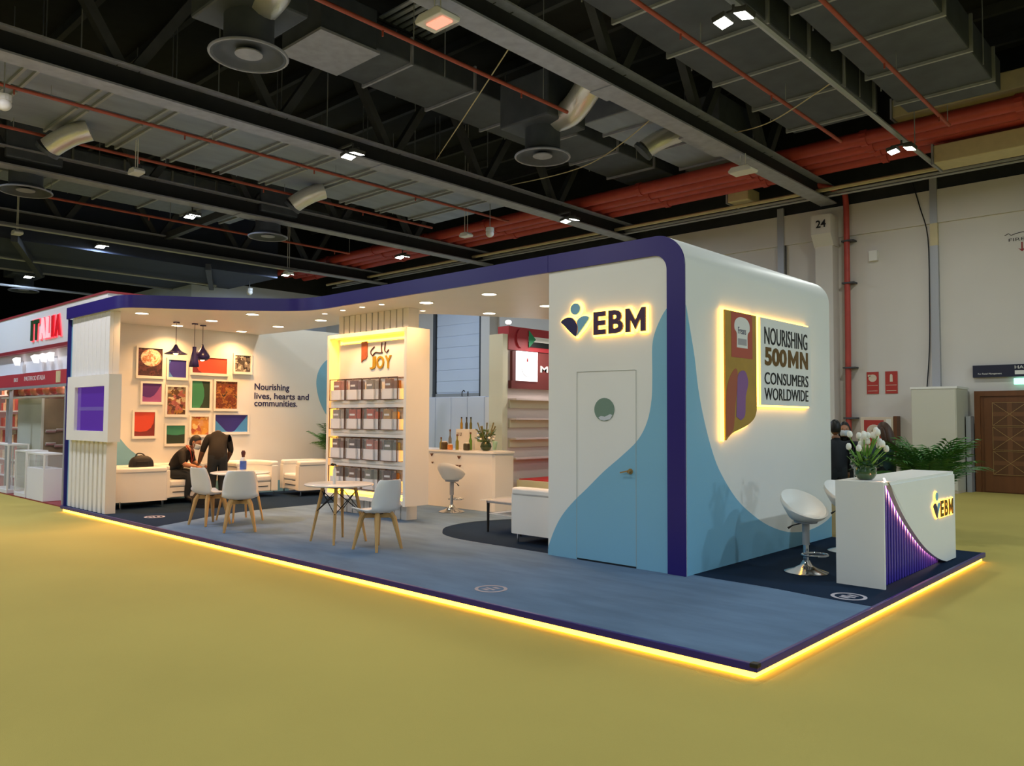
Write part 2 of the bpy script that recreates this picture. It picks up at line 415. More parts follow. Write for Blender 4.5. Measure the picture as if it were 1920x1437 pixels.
# fire hose cabinet
t = thing('fire_hose_cabinet', 'pale metal fire hose cabinet with a red glazed front', 'cabinet', (-7.25, WY - .305, .95))
MB().box(0, .78, 0, .3, 0, .78).build('cabinet_body', m_posterlt, t, bevel=.01)
MB().box(.09, .56, -.012, 0, .08, .7).build('red_panel', m_posterred, t)
hr = MB().lathe([(.17, 0), (.17, .03), (.15, .05), (.05, .05), (.05, .02), (.0, .02)], 18, cap=False).build('hose_reel', m_posterlt, t); hr.rotation_euler = (PI / 2, 0, 0); hr.location = (.33, -.012, .42)
MB().box(.62, .74, -.01, 0, .05, .73).build('side_panel', m_lampwhite, t)
MB().box(.78, .86, .02, .3, -.1, .8).build('dark_post', m_door, t)
# sensor box, conduit down the wall
t = tag(MB().box(-7.05, -6.85, WY - .12, WY - .002, 5.72, 5.98).build('wall_sensor', m_lampwhite), 'small white sensor box high on the back wall', 'sensor')
t = thing('wall_conduit', 'grey vertical cable trunking running down the back wall', 'conduit', (-5.53, WY - .06, 0))
MB().box(-.09, .09, -.06, .055, 2.3, 5.9).build('lower_trunking', m_conduit, t); MB().box(-.08, .08, -.05, .055, 6.45, 7.6).build('upper_trunking', m_conduit, t)
MB().box(-.085, .085, -.05, .05, 5.9, 6.45).build('beige_joint', m_beige, t)
cb = MB(); cb.tube(catmull([(-.5, -.03, 7.7), (-.3, -.04, 6.9), (-.12, -.08, 6.1), (-.11, -.08, 4.5), (-.13, -.08, 3.4), (-.2, -.08, 2.45)], 4), .015, 6); cb.build('loose_cable', m_black, t)
t = thing('wall_conduit', 'grey trunking on the back wall just above the white tower roof', 'conduit', (-9.4, WY - .1, 0))
MB().box(-.09, .09, 0, .1, 5.6, 7.5).build('trunking', m_conduit, t); MB().tube([(.13, .05, 5.3), (.13, .05, 7.4)], .014, 6).build('loose_cable', m_black, t)
# tall white cupboard beside the door
t = thing('tall_cupboard', 'tall pale free-standing cupboard left of the wooden door', 'cupboard', (-5.82, 20.0, 0))
MB().box(0, .95, 0, 1.0, .05, 2.38).build('cupboard_body', M('cupboard_cream', '#cfccbd', .5), t, bevel=.006)
MB().box(-.02, .97, -.02, 1.0, 2.38, 2.43).build('cupboard_top', m_white, t); MB().box(.0, .95, .02, 1.0, 0, .05).build('plinth', m_posterlt, t)
MB().box(.02, .93, -.018, 0, .08, 2.36).build('cupboard_door', MATS['cupboard_cream'], t)
t = thing('door_stanchion', 'slim grey metal panel standing beside the wooden door frame', 'panel', (-4.84, 20.95, 0))
MB().box(0, .1, -.3, .0, .0, 1.75).build('panel_leaf', m_conduit, t); MB().box(.02, .08, -.33, -.3, .85, .92).build('latch', m_chrome, t)
# ------------------------------------------------------------------ roof trusses
def truss(x, label):
    t = thing('roof_truss', label, 'truss', (x, 0, 7.35), group='roof trusses')
    y0, y1 = -8, 20.95
    MB().box(-.21, .21, y0, y1, 0, .035).build('bottom_flange', m_flange, t)
    MB().box(-.02, .02, y0, y1, .035, .415).build('web_plate', m_web, t)
    MB().box(-.21, .21, y0, y1, .415, .45).build('upper_flange', m_flange, t)
    MB().box(-.16, .16, y0, y1, 2.45, 2.75).build('top_chord', m_steel, t)
    proto = None
    for k in range(-3, 6):
        ya = 2.45 + k * 2.95
        for s in (-1, 1):
            if ya + s * 1.4 > y1: continue
            if proto is None: proto = {}
            if s not in proto:
                proto[s] = MB().bar((0, s * .12, .45), (0, s * 1.38, 2.46), .17, .17, roll=(1, 0, 0)).build('diagonal', m_steel, t); proto[s].location = (0, ya, 0)
            else: share(proto[s], 'diagonal', t, (0, ya, 0))
    g = MB().box(-.24, .24, -.25, .25, -.02, .0).build('splice_plate', m_flange, t); g.location = (0, 11.1, 0)
    return t
for x, lab in ((-1.75, 'dark steel roof truss at the far right, nearly overhead'), (-8.05, 'dark roof truss running to the wall above the number 24'), (-14.35, 'dark roof truss with a pale lower flange passing over the fluted display'),
               (-20.7, 'third dark roof truss from the right, beyond the grey twin ducts'), (-27.0, 'fourth dark roof truss from the right with tied lower struts'), (-34.4, 'farthest dark roof truss above the ITALIA stand')):
    truss(x, lab)
# purlins under the deck, counted as part of the ceiling
ce = bpy.data.objects['ceiling']
pp = MB().box(-44, 16, -.06, .06, 10.08, 10.3).build('purlin', m_steel, ce); pp.location = (0, 1.0, 0)
for i in range(1, 13): share(pp, 'purlin', ce, (0, 1.0 + i * 1.6, 0))
# louvres of the roof vents
m_louvre = M('louvre_pale', '#b9c0cc', .5)
for (lx, ly, w, n, lab) in ((-14.1, 6.6, 1.6, 9, 'pale louvred roof vent above the round ceiling diffuser'), (-12.4, 9.4, 1.6, 8, 'pale louvred roof vent between two trusses')):
    t = thing('roof_vent', lab, 'vent', (lx, ly, 9.55)); s0 = None
    for i in range(n):
        if s0 is None: s0 = MB().box(0, w, 0, .09, 0, .03).build('louvre_blade', m_louvre, t)
        else: share(s0, 'louvre_blade', t, (0, i * .17, 0))
    MB().box(-.06, 0, -.05, n * .17, -.04, .1).build('vent_side', m_steel, t); MB().box(w, w + .06, -.05, n * .17, -.04, .1).build('vent_side', m_steel, t)

# ------------------------------------------------------------------ air ducts
def duct(name, label, x0, x1, y0, y1, z0, z1, mat, ribmat, step, thin=.05, hang=True):
    t = thing(name, label, 'duct', (0, 0, 0), group='air ducts')
    MB().box(x0, x1, y0, y1, z0, z1).build('duct_body', mat, t, bevel=.03)
    rib = None; y = y0 + step * .5
    while y < y1:
        if rib is None:
            m = MB(); m.box(x0 - .05, x1 + .05, -thin / 2, thin / 2, z0 - .05, z0 + .01); m.box(x1, x1 + .05, -thin / 2, thin / 2, z0, z1); m.box(x0 - .05, x0, -thin / 2, thin / 2, z0, z1)
            rib = m.build('duct_flange', ribmat, t); rib.location = (0, y, 0)
        else: share(rib, 'duct_flange', t, (0, y, 0))
        if step < 1.28: share(rib, 'duct_flange', t, (0, y + .2, 0))
        y += step
    if hang:
        y = y0 + step; rod = None
        while y < y1:
            for xx in (x0 - .03, x1 + .03):
                if rod is None: rod = MB().tube([(0, 0, z0), (0, 0, 10.2)], .012, 5).build('hanger_rod', m_conduit, t); rod.location = (xx, y, 0)
                else: share(rod, 'hanger_rod', t, (xx, y, 0))
            y += step * 2
    return t
duct('air_duct', 'wide grey ribbed duct right beside the pale-flanged truss', -16.55, -14.7, -4, 16.4, 7.75, 7.99, m_duct, m_ductrib, 1.25)
duct('air_duct', 'left grey ribbed duct of the twin pair beyond the pale-flanged truss', -18.64, -16.8, -4, 16.4, 7.75, 7.99, m_duct, m_ductrib, 1.25)
duct('air_duct', 'dark flat duct under the right roof, next to the number 24 truss', -7.15, -5.4, -2, 16.7, 7.9, 8.5, m_ductdark, m_ductrib, 1.6)
duct('air_duct', 'dark flat duct at upper right beside the thin red pipe', -4.95, -3.3, -2, 17.1, 7.9, 8.5, m_ductdark, m_ductrib, 1.6)
duct('air_duct', 'bluish grey duct run between the third and fourth trusses', -24.5, -22.2, -4, 12.6, 8.0, 8.6, M('bluish_duct', '#7d8598', .5, metal=.2, var=.1), m_ductrib, 1.3)
duct('air_duct', 'grey duct crossing between the two right trusses', -13.2, -11.7, 8.8, 20, 8.5, 9.0, m_ductdark, m_flange, 1.7)
duct('air_duct', 'grey duct stub above the mirrored elbow', -10.9, -9.3, 14.0, 20.2, 8.3, 8.9, m_duct, m_flange, 1.7)
# plenum boxes
for (x, y, z, w, l, lab) in ((-12.3, 8.2, 8.4, 1.3, 1.2, 'dark square plenum box hung between the trusses'), (-8.78, 16.3, 8.0, .95, 1.6, 'dark plenum box above the bundle of red mains')):
    t = thing('plenum_box', lab, 'duct', (x, y, z)); MB().box(-w / 2, w / 2, -l / 2, l / 2, 0, .8).build('plenum_body', m_ductdark, t, bevel=.02)
    MB().box(-w / 2 - .04, w / 2 + .04, -l / 2 - .04, l / 2 + .04, -.03, .02).build('plenum_flange', m_flange, t)
# beige ducts along the back wall
for (x0, x1, y, z0, z1, lab) in ((-5.6, 2, 18.6, 8.3, 8.7, 'upper beige duct near the back wall at the right edge'), (-5.0, 2, 19.4, 7.35, 7.75, 'lower beige duct under the red mains at the right edge'), (-10.4, -9.8, 20.2, 7.62, 7.95, 'short beige duct end above the white tower')):
    t = thing('beige_duct', lab, 'duct', (x0, y, z0)); MB().box(0, x1 - x0, -.35, .35, 0, z1 - z0).build('duct_body', m_beige, t, bevel=.02); MB().box(-.04, .0, -.38, .38, -.03, z1 - z0 + .03).build('duct_flange', m_flange, t)
# dark bulkhead at the left
t = thing('ceiling_bulkhead', 'big dark blue-grey bulkhead hanging at the left under the trusses', 'bulkhead', (-33.2, 0, 7.05))
MB().box(0, 5.6, -6, 16.2, 0, 2.6).build('bulkhead_body', m_bulk, t); MB().box(-.1, 0, -6, 16.2, -.06, .2).build('edge_rail', m_conduit, t)

# ------------------------------------------------------------------ pipes
def pipe(name, label, pts, r, mat, group=None, n=10):
    t = thing(name, label, 'pipe', pts[0], group=group); o = Vector(pts[0])
    MB().tube([tuple(Vector(p) - o for p in [q])[0] for q in pts], r, n).build('pipe_run', mat, t, smooth=50)
    return t, o
for i, (y, z) in enumerate(((18.25, 8.0), (18.72, 7.97), (19.2, 8.0), (19.66, 7.96))):
    t, o = pipe('red_main', ('nearest', 'second', 'third', 'farthest')[i] + ' of the four thick red fire mains crossing the hall', [(8, y, z), (-31.2, y, z)], .16, m_red, 'thick red fire mains')
    cl = None
    for x in range(-3, -36, -3):
        if cl is None: cl = MB().cyl((-.07, 0, 0), (.07, 0, 0), .185, n=12).build('coupling', m_red, t); cl.location = (x - 5.2, 0, 0)
        else: share(cl, 'coupling', t, (x - 5.2 + .0, 0, 0))
for (x, y0, y1, lab) in ((-6.15, -2, 16.7, 'thin red sprinkler pipe under the right dark duct'), (-4.22, -2, 17.2, 'thin red sprinkler pipe at the upper right corner'), (-9.4, -2, 11.6, 'thin rust-red sprinkler pipe left of the number 24 truss'),
                         (-16.0, -2, 17, 'thin red sprinkler pipe between the twin grey ducts'), (-18.3, -2, 16, 'thin red sprinkler pipe along the left grey duct'), (-22.6, 0, 16, 'thin red sprinkler pipe under the third truss bay'), (-28.0, 0, 14.5, 'thin red sprinkler pipe in front of the dark bulkhead')):
    zz = 7.5 if x > -20 else 7.3
    t, o = pipe('sprinkler_pipe', lab, [(x, y0, zz), (x, y1, zz)], .035, m_redthin, 'thin red sprinkler pipes', 8)
    hd = None; k = 3.0
    while k < y1 - y0 - .5:
        if hd is None:
            hd = MB().cyl((0, 0, 0), (0, 0, -.12), .016, n=6).build('sprinkler_head', m_redthin, t); hd.location = (0, k, 0)
            hg = MB().tube([(0, 0, 0), (0, 0, .38 if x in (-6.15, -4.22) else .23 if x in (-16.0, -18.3) else .7 if x == -22.6 else 2.7)], .009, 5).build('pipe_hanger', m_conduit, t); hg.location = (0, k + .6, 0)
        else: share(hd, 'sprinkler_head', t, (0, k, 0)); share(hg, 'pipe_hanger', t, (0, k + .6, 0))
        k += 3.1
t, o = pipe('riser_pipe', 'red riser pipe running down the back wall beside the number 24', catmull([(-8.5, 19.7, 7.78), (-8.0, 20.3, 7.7), (-7.65, 20.75, 7.6), (-7.58, 20.86, 7.4), (-7.58, 20.9, 6.8)], 5) + [(-7.58, 20.9, 4.0), (-7.6, 20.9, .2)], .075, m_red)
for z in (6.3, 5.2, 3.0, 1.7):
    MB().box(-.11, .2, -.1, .16, -.02, .02).build('pipe_clamp', m_steel, t).location = Vector((-7.58, 20.9, z)) - o
# conduits and trays along the back wall
for i, (y, z, r) in enumerate(((20.6, 7.55, .04), (20.35, 7.4, .03), (20.05, 7.5, .05))):
    t, o = pipe('cable_conduit', ('pale conduit nearest the back wall top', 'slim pale conduit running along the back wall', 'thick beige conduit in front of the back wall', 'slim grey conduit crossing under the beige duct')[i], [(6, y, z), (-30, y, z + .05)], r, m_beige if i == 2 else m_conduit, 'conduits along the back wall', 6)
t, o = pipe('support_rail', 'long pale strut under the dark ducts carrying twin floodlights', [(-5.08, 2, 7.42), (-5.08, 19.5, 7.42)], .05, m_conduit, None, 6)
for k in (4.0, 8, 12, 16): MB().tube([(0, k, 0), (0, k, 2.8)], .012, 5).build('hanger_rod', m_conduit, t)
# left side rails
for i, (x, y0, y1, z) in enumerate(((-26.6, 0, 17, 7.28), (-25.9, 2, 16, 7.1), (-30.2, 0, 15, 6.9), (-36.5, 0, 14, 6.9), (-38.5, 0, 14, 7.2))):
    pipe('cable_tray_rail', ('bright rail along the fourth truss', 'lower bright rail beneath the fourth truss', 'pale rail on the dark bulkhead edge', 'far pale rail above the ITALIA stand', 'farthest pale rail at the left edge')[i], [(x, y0, z), (x, y1, z)], .05, m_conduit, None, 6)
# slack cables between trusses
for i, pts in enumerate((((-8.05, 9.0, 7.9), (-11, 10.5, 7.6), (-14.3, 12.6, 7.9)), ((-8.05, 13.2, 7.85), (-10.8, 14.2, 7.45), (-14.3, 15.2, 7.85)), ((-8.0, 15.5, 7.8), (-6.6, 14.4, 7.4), (-5.1, 13.6, 7.5)))):
    o = MB().tube(catmull(pts, 8), .012, 5).build('slack_cable', m_beige); tag(o, ('thin slack cable spanning from the number 24 truss leftwards', 'lower slack cable sagging between the two right trusses', 'short slack cable under the right dark duct')[i], 'cable')

# ------------------------------------------------------------------ diffusers with foil ducts
def diffuser(x, y, z, label, foil=True):
    t = thing('ceiling_diffuser', label, 'diffuser', (x, y, z), group='round ceiling diffusers')
    MB().lathe([(.36, .55), (.36, .12), (.46, .05), (.55, 0), (.55, -.02), (.5, -.02), (.42, .05), (.36, .08), (.1, .08)], 28, cap=False).build('diffuser_ring', m_ductdark, t, smooth=40)
    MB().tube([(.555 * math.cos(a * PI / 16), .555 * math.sin(a * PI / 16), -.012) for a in range(32)], .022, 6, closed=True).build('rim', m_flange, t, smooth=60)
    MB().lathe([(.2, .02), (.2, .0), (.02, -.01)], 20).build('centre_disc', m_flange, t, smooth=40)
    MB().box(-.65, .65, -.6, .6, .55, 1.5).build('plenum', m_ductdark, t, bevel=.04)
    if foil:
        MB().tube(catmull([(.2, .1, .75), (.75, -.05, .7), (1.25, -.25, .85), (1.7, -.4, 1.15)], 6), .27, 16).build('foil_duct', m_foil, t, smooth=70)
    return t
diffuser(-10.7, 5.74, 7.0, 'large round ceiling diffuser at the top with a foil duct')
diffuser(-10.45, 12.1, 7.0, 'round ceiling diffuser above the canopy with a shiny foil elbow')
diffuser(-21.2, 5.74, 7.0, 'round ceiling diffuser at the left edge, half cut off', False)
diffuser(-21.2, 12.1, 7.0, 'small far round diffuser left of the pale-flanged truss', False)
diffuser(-37.5, 10.2, 6.9, 'farthest round diffuser above the ITALIA header', False)
for i, (x, y, z, lab) in enumerate(((-9.9, 15.0, 7.75, 'short foil duct stub above the red mains'), (-18.1, 5.3, 7.2, 'bright foil duct stub at the left under the grey ducts'), (-18.2, 11.1, 7.2, 'bright foil duct stub beyond the pendant sensor'))):
    t = thing('foil_elbow', lab, 'duct', (x, y, z)); MB().tube(catmull([(0, 0, 0), (.15, .15, .15), (.35, .35, .3), (.5, .6, .42)], 6), .22, 16).build('foil_sleeve', m_foil, t, smooth=70); MB().cyl((0, 0, .0), (-.05, -.03, -.06), .25, n=18).build('collar', m_ductdark, t)

# ------------------------------------------------------------------ hall lamps
def floodlight(x, y, label, col, w=HALL_W, z=7.2, arm=None):
    t = thing('floodlight', label, 'floodlight', (x, y, z), group='twin hall floodlights')
    for s in (-1, 1):
        hd = MB().box(-.1, .1, -.14, .14, -.03, .05).build('lamp_head', m_lampcase, t, bevel=.01); hd.location = (s * .16, 0, 0); hd.rotation_euler = (0, s * .2, 0)
        MB().box(-.085, .085, -.125, .125, -.036, -.03).build('lamp_lens', m_glow, hd)
    MB().box(-.2, .2, -.03, .03, .07, .1).build('yoke', m_lampcase, t); MB().cyl((0, 0, .1), (0, 0, .22), .02, n=8).build('stem', m_lampcase, t)
    if arm is not None: MB().box(min(0, arm), max(0, arm), -.025, .025, .2, .24).build('bracket_arm', m_lampcase, t)
    area('hall_lamp_light', (0, 0, -.08), .5, w, col, t)
    return t
vis = [(-5.08, 9.9, 'twin floodlight at the top right on the pale strut', NEUT), (-5.08, 17.1, 'twin floodlight beside the red mains at the right', NEUT), (-13.7, 9.75, 'twin floodlight on the pale-flanged truss, bright green-white', NEUT), (-13.75, 17.1, 'twin floodlight at the far end of the pale-flanged truss', COLD),
       (-21.2, 9.8, 'twin floodlight left of the hanging pendant sensor', COLD), (-27.2, 9.6, 'twin floodlight below the fourth truss at the left', COLD), (-35.4, 9.8, 'small far floodlight above the ITALIA stand', COLD), (-21.2, 17.2, 'twin floodlight in front of the leftmost red mains', COLD), (-27.2, 16.4, 'farthest twin floodlight near the pale blue wall', COLD)]
ARMS = {-5.08: None, -13.7: -.5, -13.75: -.45, -21.2: .35, -27.2: .1, -35.4: .85}
PW = {(-5.08, 9.9): 80, (-5.08, 17.1): 85, (-13.75, 17.1): 150}
for x, y, lab, c in vis: floodlight(x, y, lab, c, PW.get((x, y), HALL_W), arm=ARMS[x])
OUTLAB = 'twin hall floodlight above the open aisle, beyond the photo frame'
for y, ys in ((2.5, 'nearest row before the booth'), (-4.9, 'row above the viewer'), (-12.2, 'row behind the viewer')):
    for x, xs in ((2.5, 'far right'), (-5.08, 'right'), (-13.7, 'middle'), (-21.2, 'left'), (-30.0, 'far left')):
        floodlight(x, y, OUTLAB, COLD if x < -18 else COOL if x > 0 else (.97, .93, 1.0) if x < -10 else NEUT, {(2.5, 2.5): 90, (-5.08, 2.5): 100, (-13.7, 2.5): 260, (-21.2, 2.5): 300}.get((x, y), 190))['group'] = 'floodlights above the open aisle'
for x, y, w in ((2.5, 9.9, 190), (2.5, 17.1, 110), (10.0, 4.5, 560), (10.0, 11.0, 560)): floodlight(x, y, OUTLAB, COOL, w)['group'] = 'floodlights above the open aisle'
# hanging pendants: sensors and white boxes
def pendant_box(x, y, z, lab, w=.34, top=3.36):
    t = thing('hanging_sensor', lab, 'sensor', (x, y, z))
    MB().prism([(-w / 2, 0), (w / 2, 0), (w / 2 + .02, .05), (w / 2 - .06, .12), (-w / 2 + .06, .12), (-w / 2 - .02, .05)], 'y', -w * .35, w * .35).build('sensor_body', m_lampwhite, t, bevel=.01)
    for s in (-1, 1): MB().tube([(s * .06, 0, .11), (s * .06, 0, top)], .01, 5).build('drop_rod', m_lampwhite, t)
    return t
t = pendant_box(-7.86, 6.93, 6.95, 'white hanging fitting with a red lens at the top centre', .5, .42)
MB().box(-.12, .2, -.09, .09, -.02, .0).build('red_lens', M('warm_red_lens', '#ff9a88', .4, emit='#ff7a66', estr=2.0), t)
pendant_box(-7.86, 15.7, 6.95, 'white oval hanging fitting above the white tower', .5, .42)
pendant_box(-17.72, 6.92, 6.95, 'white hanging box sensor under the left grey duct', top=.78)
pendant_box(-26.3, 6.94, 6.95, 'small white hanging box sensor at the far left edge')
pendant_box(-26.0, 15.7, 6.95, 'small white hanging box near the leftmost red mains')
pendant_box(-16.68, 15.9, 6.95, 'small white hanging box in front of the red mains', top=3.36)
for (x, y, z, lab) in ((-15.4, 3.8, 6.95, 'white dome camera at the left edge under the duct'), (-15.7, 15.9, 6.9, 'pale round sensor hung before the red mains'), (-29.0, 15.8, 6.6, 'small white globe sensor above the pale blue wall')):
    t = thing('dome_camera', lab, 'camera', (x, y, z)); MB().sphere((0, 0, 0), (.12, .12, .11), 14, 8).build('dome', m_lampwhite, t, smooth=60); MB().cyl((0, 0, .06), (0, 0, .16), .12, n=14).build('collar', m_lampwhite, t); MB().tube([(0, 0, .15), (0, 0, .87 if x > -20 else .45)], .012, 5).build('drop_rod', m_conduit, t)
# tie struts seen at the left
for i, (a, b, lab) in enumerate((((-26.8, 7.0, 6.935), (-33.0, 9.5, 6.935), 'dark tie strut reaching from the fourth truss to the bulkhead'), ((-26.8, 13.0, 6.935), (-31.0, 15.2, 6.935), 'dark tie strut above the pale blue wall'), ((-20.7, 11.0, 7.6), (-27.0, 11.6, 7.8), 'dark tie strut between the third and fourth trusses'))):
    tag(MB().bar(a, b, .18, .22).build('tie_strut', m_steel), lab, 'strut')
# ------------------------------------------------------------------ the raised platform
PX0, PX1, PY0, PY1, PZ = -15.1, -2.32, 4.77, 10.66, .1
t = thing('booth_platform', 'low raised booth platform with blue carpet, purple lip and glowing edge', 'platform', (0, 0, 0))
MB().box(PX0 + .06, PX1 - .06, PY0 + .06, PY1, 0, PZ - .006).build('deck', m_black, t)
MB().box(PX0 + .01, PX1 - .03, PY0 + .03, PY1, PZ - .006, PZ).build('blue_carpet', m_carp1, t)
MB().box(PX0, PX1, PY0, PY0 + .03, .052, PZ + .004).build('front_lip', m_purple, t, bevel=.004)
MB().box(PX1 - .03, PX1, PY0 + .03, PY1, .052, PZ + .004).build('side_lip', m_purple, t, bevel=.004)
MB().box(PX0, PX0 + .02, PY0 + .03, PY1, .052, PZ + .004).build('side_lip', m_purple, t)
MB().box(PX1 - .05, PX1 + .006, PY0 - .006, PY0 + .05, PZ - .02, PZ + .008).build('corner_cap', m_black, t, bevel=.005)
MB().box(PX0 + .04, PX1 - .035, PY0 + .035, PY0 + .06, .004, .05).build('led_strip', m_led, t)
MB().box(PX1 - .06, PX1 - .035, PY0 + .06, PY1 - .02, .004, .05).build('led_strip', m_led, t)
# dark carpet zones
left = catmull([(-11.3, 4.8), (-11.62, 5.41), (-11.9, 5.95), (-12.05, 6.4), (-12.17, 6.9), (-12.22, 7.67), (-12.23, 8.4), (-12.25, 9.4), (-12.25, 10.6)], 5)
MB().prism([(p[0], p[1]) for p in [(q[0], q[1]) for q in [(-15.08, 4.8)]] + [(a[0], a[1]) for a in [(v[0], v[1]) for v in left]] + [(-15.08, 10.6)]], 'z', PZ, PZ + .003).build('navy_carpet', m_carp2, t)
lobe = catmull([(-5.5, 7.02), (-6.4, 7.02), (-7.36, 7.03), (-7.84, 7.14), (-8.12, 7.34), (-8.4, 7.66), (-8.54, 8.1), (-8.52, 8.5), (-8.35, 9.0), (-8.1, 9.4), (-7.5, 9.9), (-6.5, 10.2), (-5.5, 10.3)], 5)
MB().prism([(v[0], v[1]) for v in lobe], 'z', PZ, PZ + .003).build('navy_carpet', m_carp2, t)
cs = catmull([(-4.3, 7.1), (-3.9, 7.06), (-3.3, 7.04), (-2.8, 6.97), (-2.35, 6.93)], 5)
MB().prism([(v[0], v[1]) for v in cs] + [(-2.35, 10.64), (-4.3, 10.64)], 'z', PZ, PZ + .003).build('navy_carpet', m_carp2, t)

# floor stickers
def ell(cx, cy, rx, ry, rot=0, n=28, a0=0, a1=2 * PI):
    out = []
    for i in range(n):
        a = a0 + (a1 - a0) * i / (n if abs(a1 - a0 - 2 * PI) < 1e-6 else n - 1); x, y = rx * math.cos(a), ry * math.sin(a); out.append((cx + x * math.cos(rot) - y * math.sin(rot), cy + x * math.sin(rot) + y * math.cos(rot)))
    return out
m_stick = M('floor_sticker_print', '#b9b4bf', .5); m_stickp = M('floor_sticker_pale', '#98949e', .6)
def ring(m, cx, cy, ro, ri, z0, z1, n=28):
    o = ell(cx, cy, ro, ro, n=n); i = ell(cx, cy, ri, ri, n=n); vs = [(*p, z1) for p in o] + [(*p, z1) for p in i] + [(*p, z0) for p in o]
    fs = [(k, (k + 1) % n, n + (k + 1) % n, n + k) for k in range(n)] + [(2 * n + k, 2 * n + (k + 1) % n, (k + 1) % n, k) for k in range(n)]
    m.add(vs, fs)
for (x, y, mt, lab, base) in ((-2.62, 7.16, m_stick, 'round grey floor sticker on navy carpet before the reception counter', .1035), (-5.09, 5.2, m_stickp, 'faint round floor sticker on the blue carpet at the front', .1005), (-12.4, 5.25, m_stick, 'round pale floor sticker on navy carpet at the left end', .1035)):
    t = thing('floor_sticker', lab, 'sticker', (x, y, base), .6, group='round floor stickers')
    r = MB(); ring(r, 0, 0, .15, .118, 0, .002); r.build('outer_ring', mt, t)
    m = MB()
    m.prism([(-.09, -.02), (-.03, -.075), (.0, -.055), (-.055, .0)], 'z', 0, .002)
    m.prism([(.09, .02), (.03, .075), (.0, .055), (.055, .0)], 'z', 0, .002)
    m.prism([(-.06, .03), (.03, -.06), (.05, -.04), (-.04, .05)], 'z', 0, .002)
    m.build('footprint_mark', mt, t)

# ------------------------------------------------------------------ the canopy
ZF, ZT = 3.336, 3.535
front = catmull([(-15.1, 4.78), (-14.2, 4.785), (-13.25, 4.79), (-12.92, 4.80), (-12.72, 4.87), (-12.55, 5.04), (-12.27, 5.44), (-11.85, 6.02), (-11.33, 6.58), (-11.07, 6.80), (-10.8, 6.92), (-10.43, 6.965), (-9.9, 6.965), (-9.25, 6.955), (-7.5, 6.945), (-5.9, 6.93)], 5)
front = [(p[0], p[1]) for p in [(v[0], v[1]) for v in front]]
back = [(v[0], v[1]) for v in catmull([(-14.9, 8.35), (-14.0, 8.40), (-13.2, 8.42), (-12.1, 8.36), (-11.0, 8.28), (-10.3, 8.24), (-9.85, 8.36), (-9.5, 8.78), (-9.2, 9.33), (-8.9, 9.9), (-8.72, 10.3), (-8.6, 10.66)], 5)]
t = thing('booth_canopy', 'long wavy booth canopy with a purple fascia and cream soffit', 'canopy', (0, 0, 0))
can = t
MB().sweep(front, .035, ZF, ZT).build('fascia_band', m_purple, t, smooth=25)
inner = [(p[0], p[1] + .03) for p in front]
so = MB().prism([(-14.9, 4.83)] + [p for p in inner if p[0] > -14.88] + [(-5.9, 10.66)] + back[::-1], 'z', ZF + .002, ZT - .03).build('soffit', m_white, t); fix_normals(so)
# downlights: lens, trim ring and the light they give
def downlight(x, y, r, w, lab):
    t = thing('downlight', lab, 'downlight', (x, y, ZF + .002), group='round recessed downlights')
    MB().lathe([(r, 0), (r, -.008), (r * .86, -.01), (r * .84, -.003)], 22, cap=False).build('trim_ring', m_white, t, smooth=40)
    MB().lathe([(r * .85, -.003), (r * .85, -.006)], 22).build('lens', m_disc, t)
    area('downlight_glow', (0, 0, -.02), r * 1.7, w, WARM, t, spread=2.3)
dl = [(-13.22, 5.31, 'large downlight nearest the television column'), (-14.5, 6.47, 'large downlight over the flared pendant lamp by the picture wall'), (-13.3, 6.54, 'large downlight between the pendant lamps and the fascia'), (-11.95, 6.57, 'large downlight in the canopy curve near the purple fascia'), (-13.21, 7.79, 'large downlight above the wall lettering'),
      (-14.51, 7.75, 'large downlight close to the picture wall end'), (-11.77, 7.76, 'large downlight just left of the fluted display column'), (-8.78, 7.58, 'large downlight just right of the fluted display column'), (-7.53, 7.62, 'large downlight at canopy middle, closest to the fascia'), (-8.91, 9.02, 'large downlight over the bar counter'), (-7.67, 8.98, 'large downlight half hidden by the tower wall')]
for x, y, lab in dl: downlight(x, y, .115, DOWN_W * (.45 if x == -8.78 else 1.0), lab)
for i, (x, y) in enumerate(((-10.96, 7.3), (-10.39, 7.25), (-9.86, 7.23), (-9.41, 7.25), (-9.48, 8.11))):
    downlight(x, y, .05, DOWN_W * .4, ('first', 'second', 'third', 'fourth')[i] + ' small downlight from the left before the JOY display' if i < 4 else 'lone small downlight behind the fluted display column')

# ------------------------------------------------------------------ the white tower
TX0, TX1, TY0, TY1 = -5.9, -4.11, 6.955, 10.66
def rprof(x0, x1, z0, z1, r, n=10):
    return [(x0, z0), (x1, z0)] + [(x1 - r + r * math.cos(a * PI / 2 / n), z1 - r + r * math.sin(a * PI / 2 / n)) for a in range(n + 1)] + [(x0, z1)]
t = thing('booth_tower', 'tall white booth tower with rounded roof edge, teal wave and purple frame', 'tower', (0, 0, 0)); tower = t
fix_normals(MB().prism(rprof(TX0, TX1, PZ, ZT, .33), 'y', TY0, TY1).build('tower_shell', m_white, t, smooth=30))
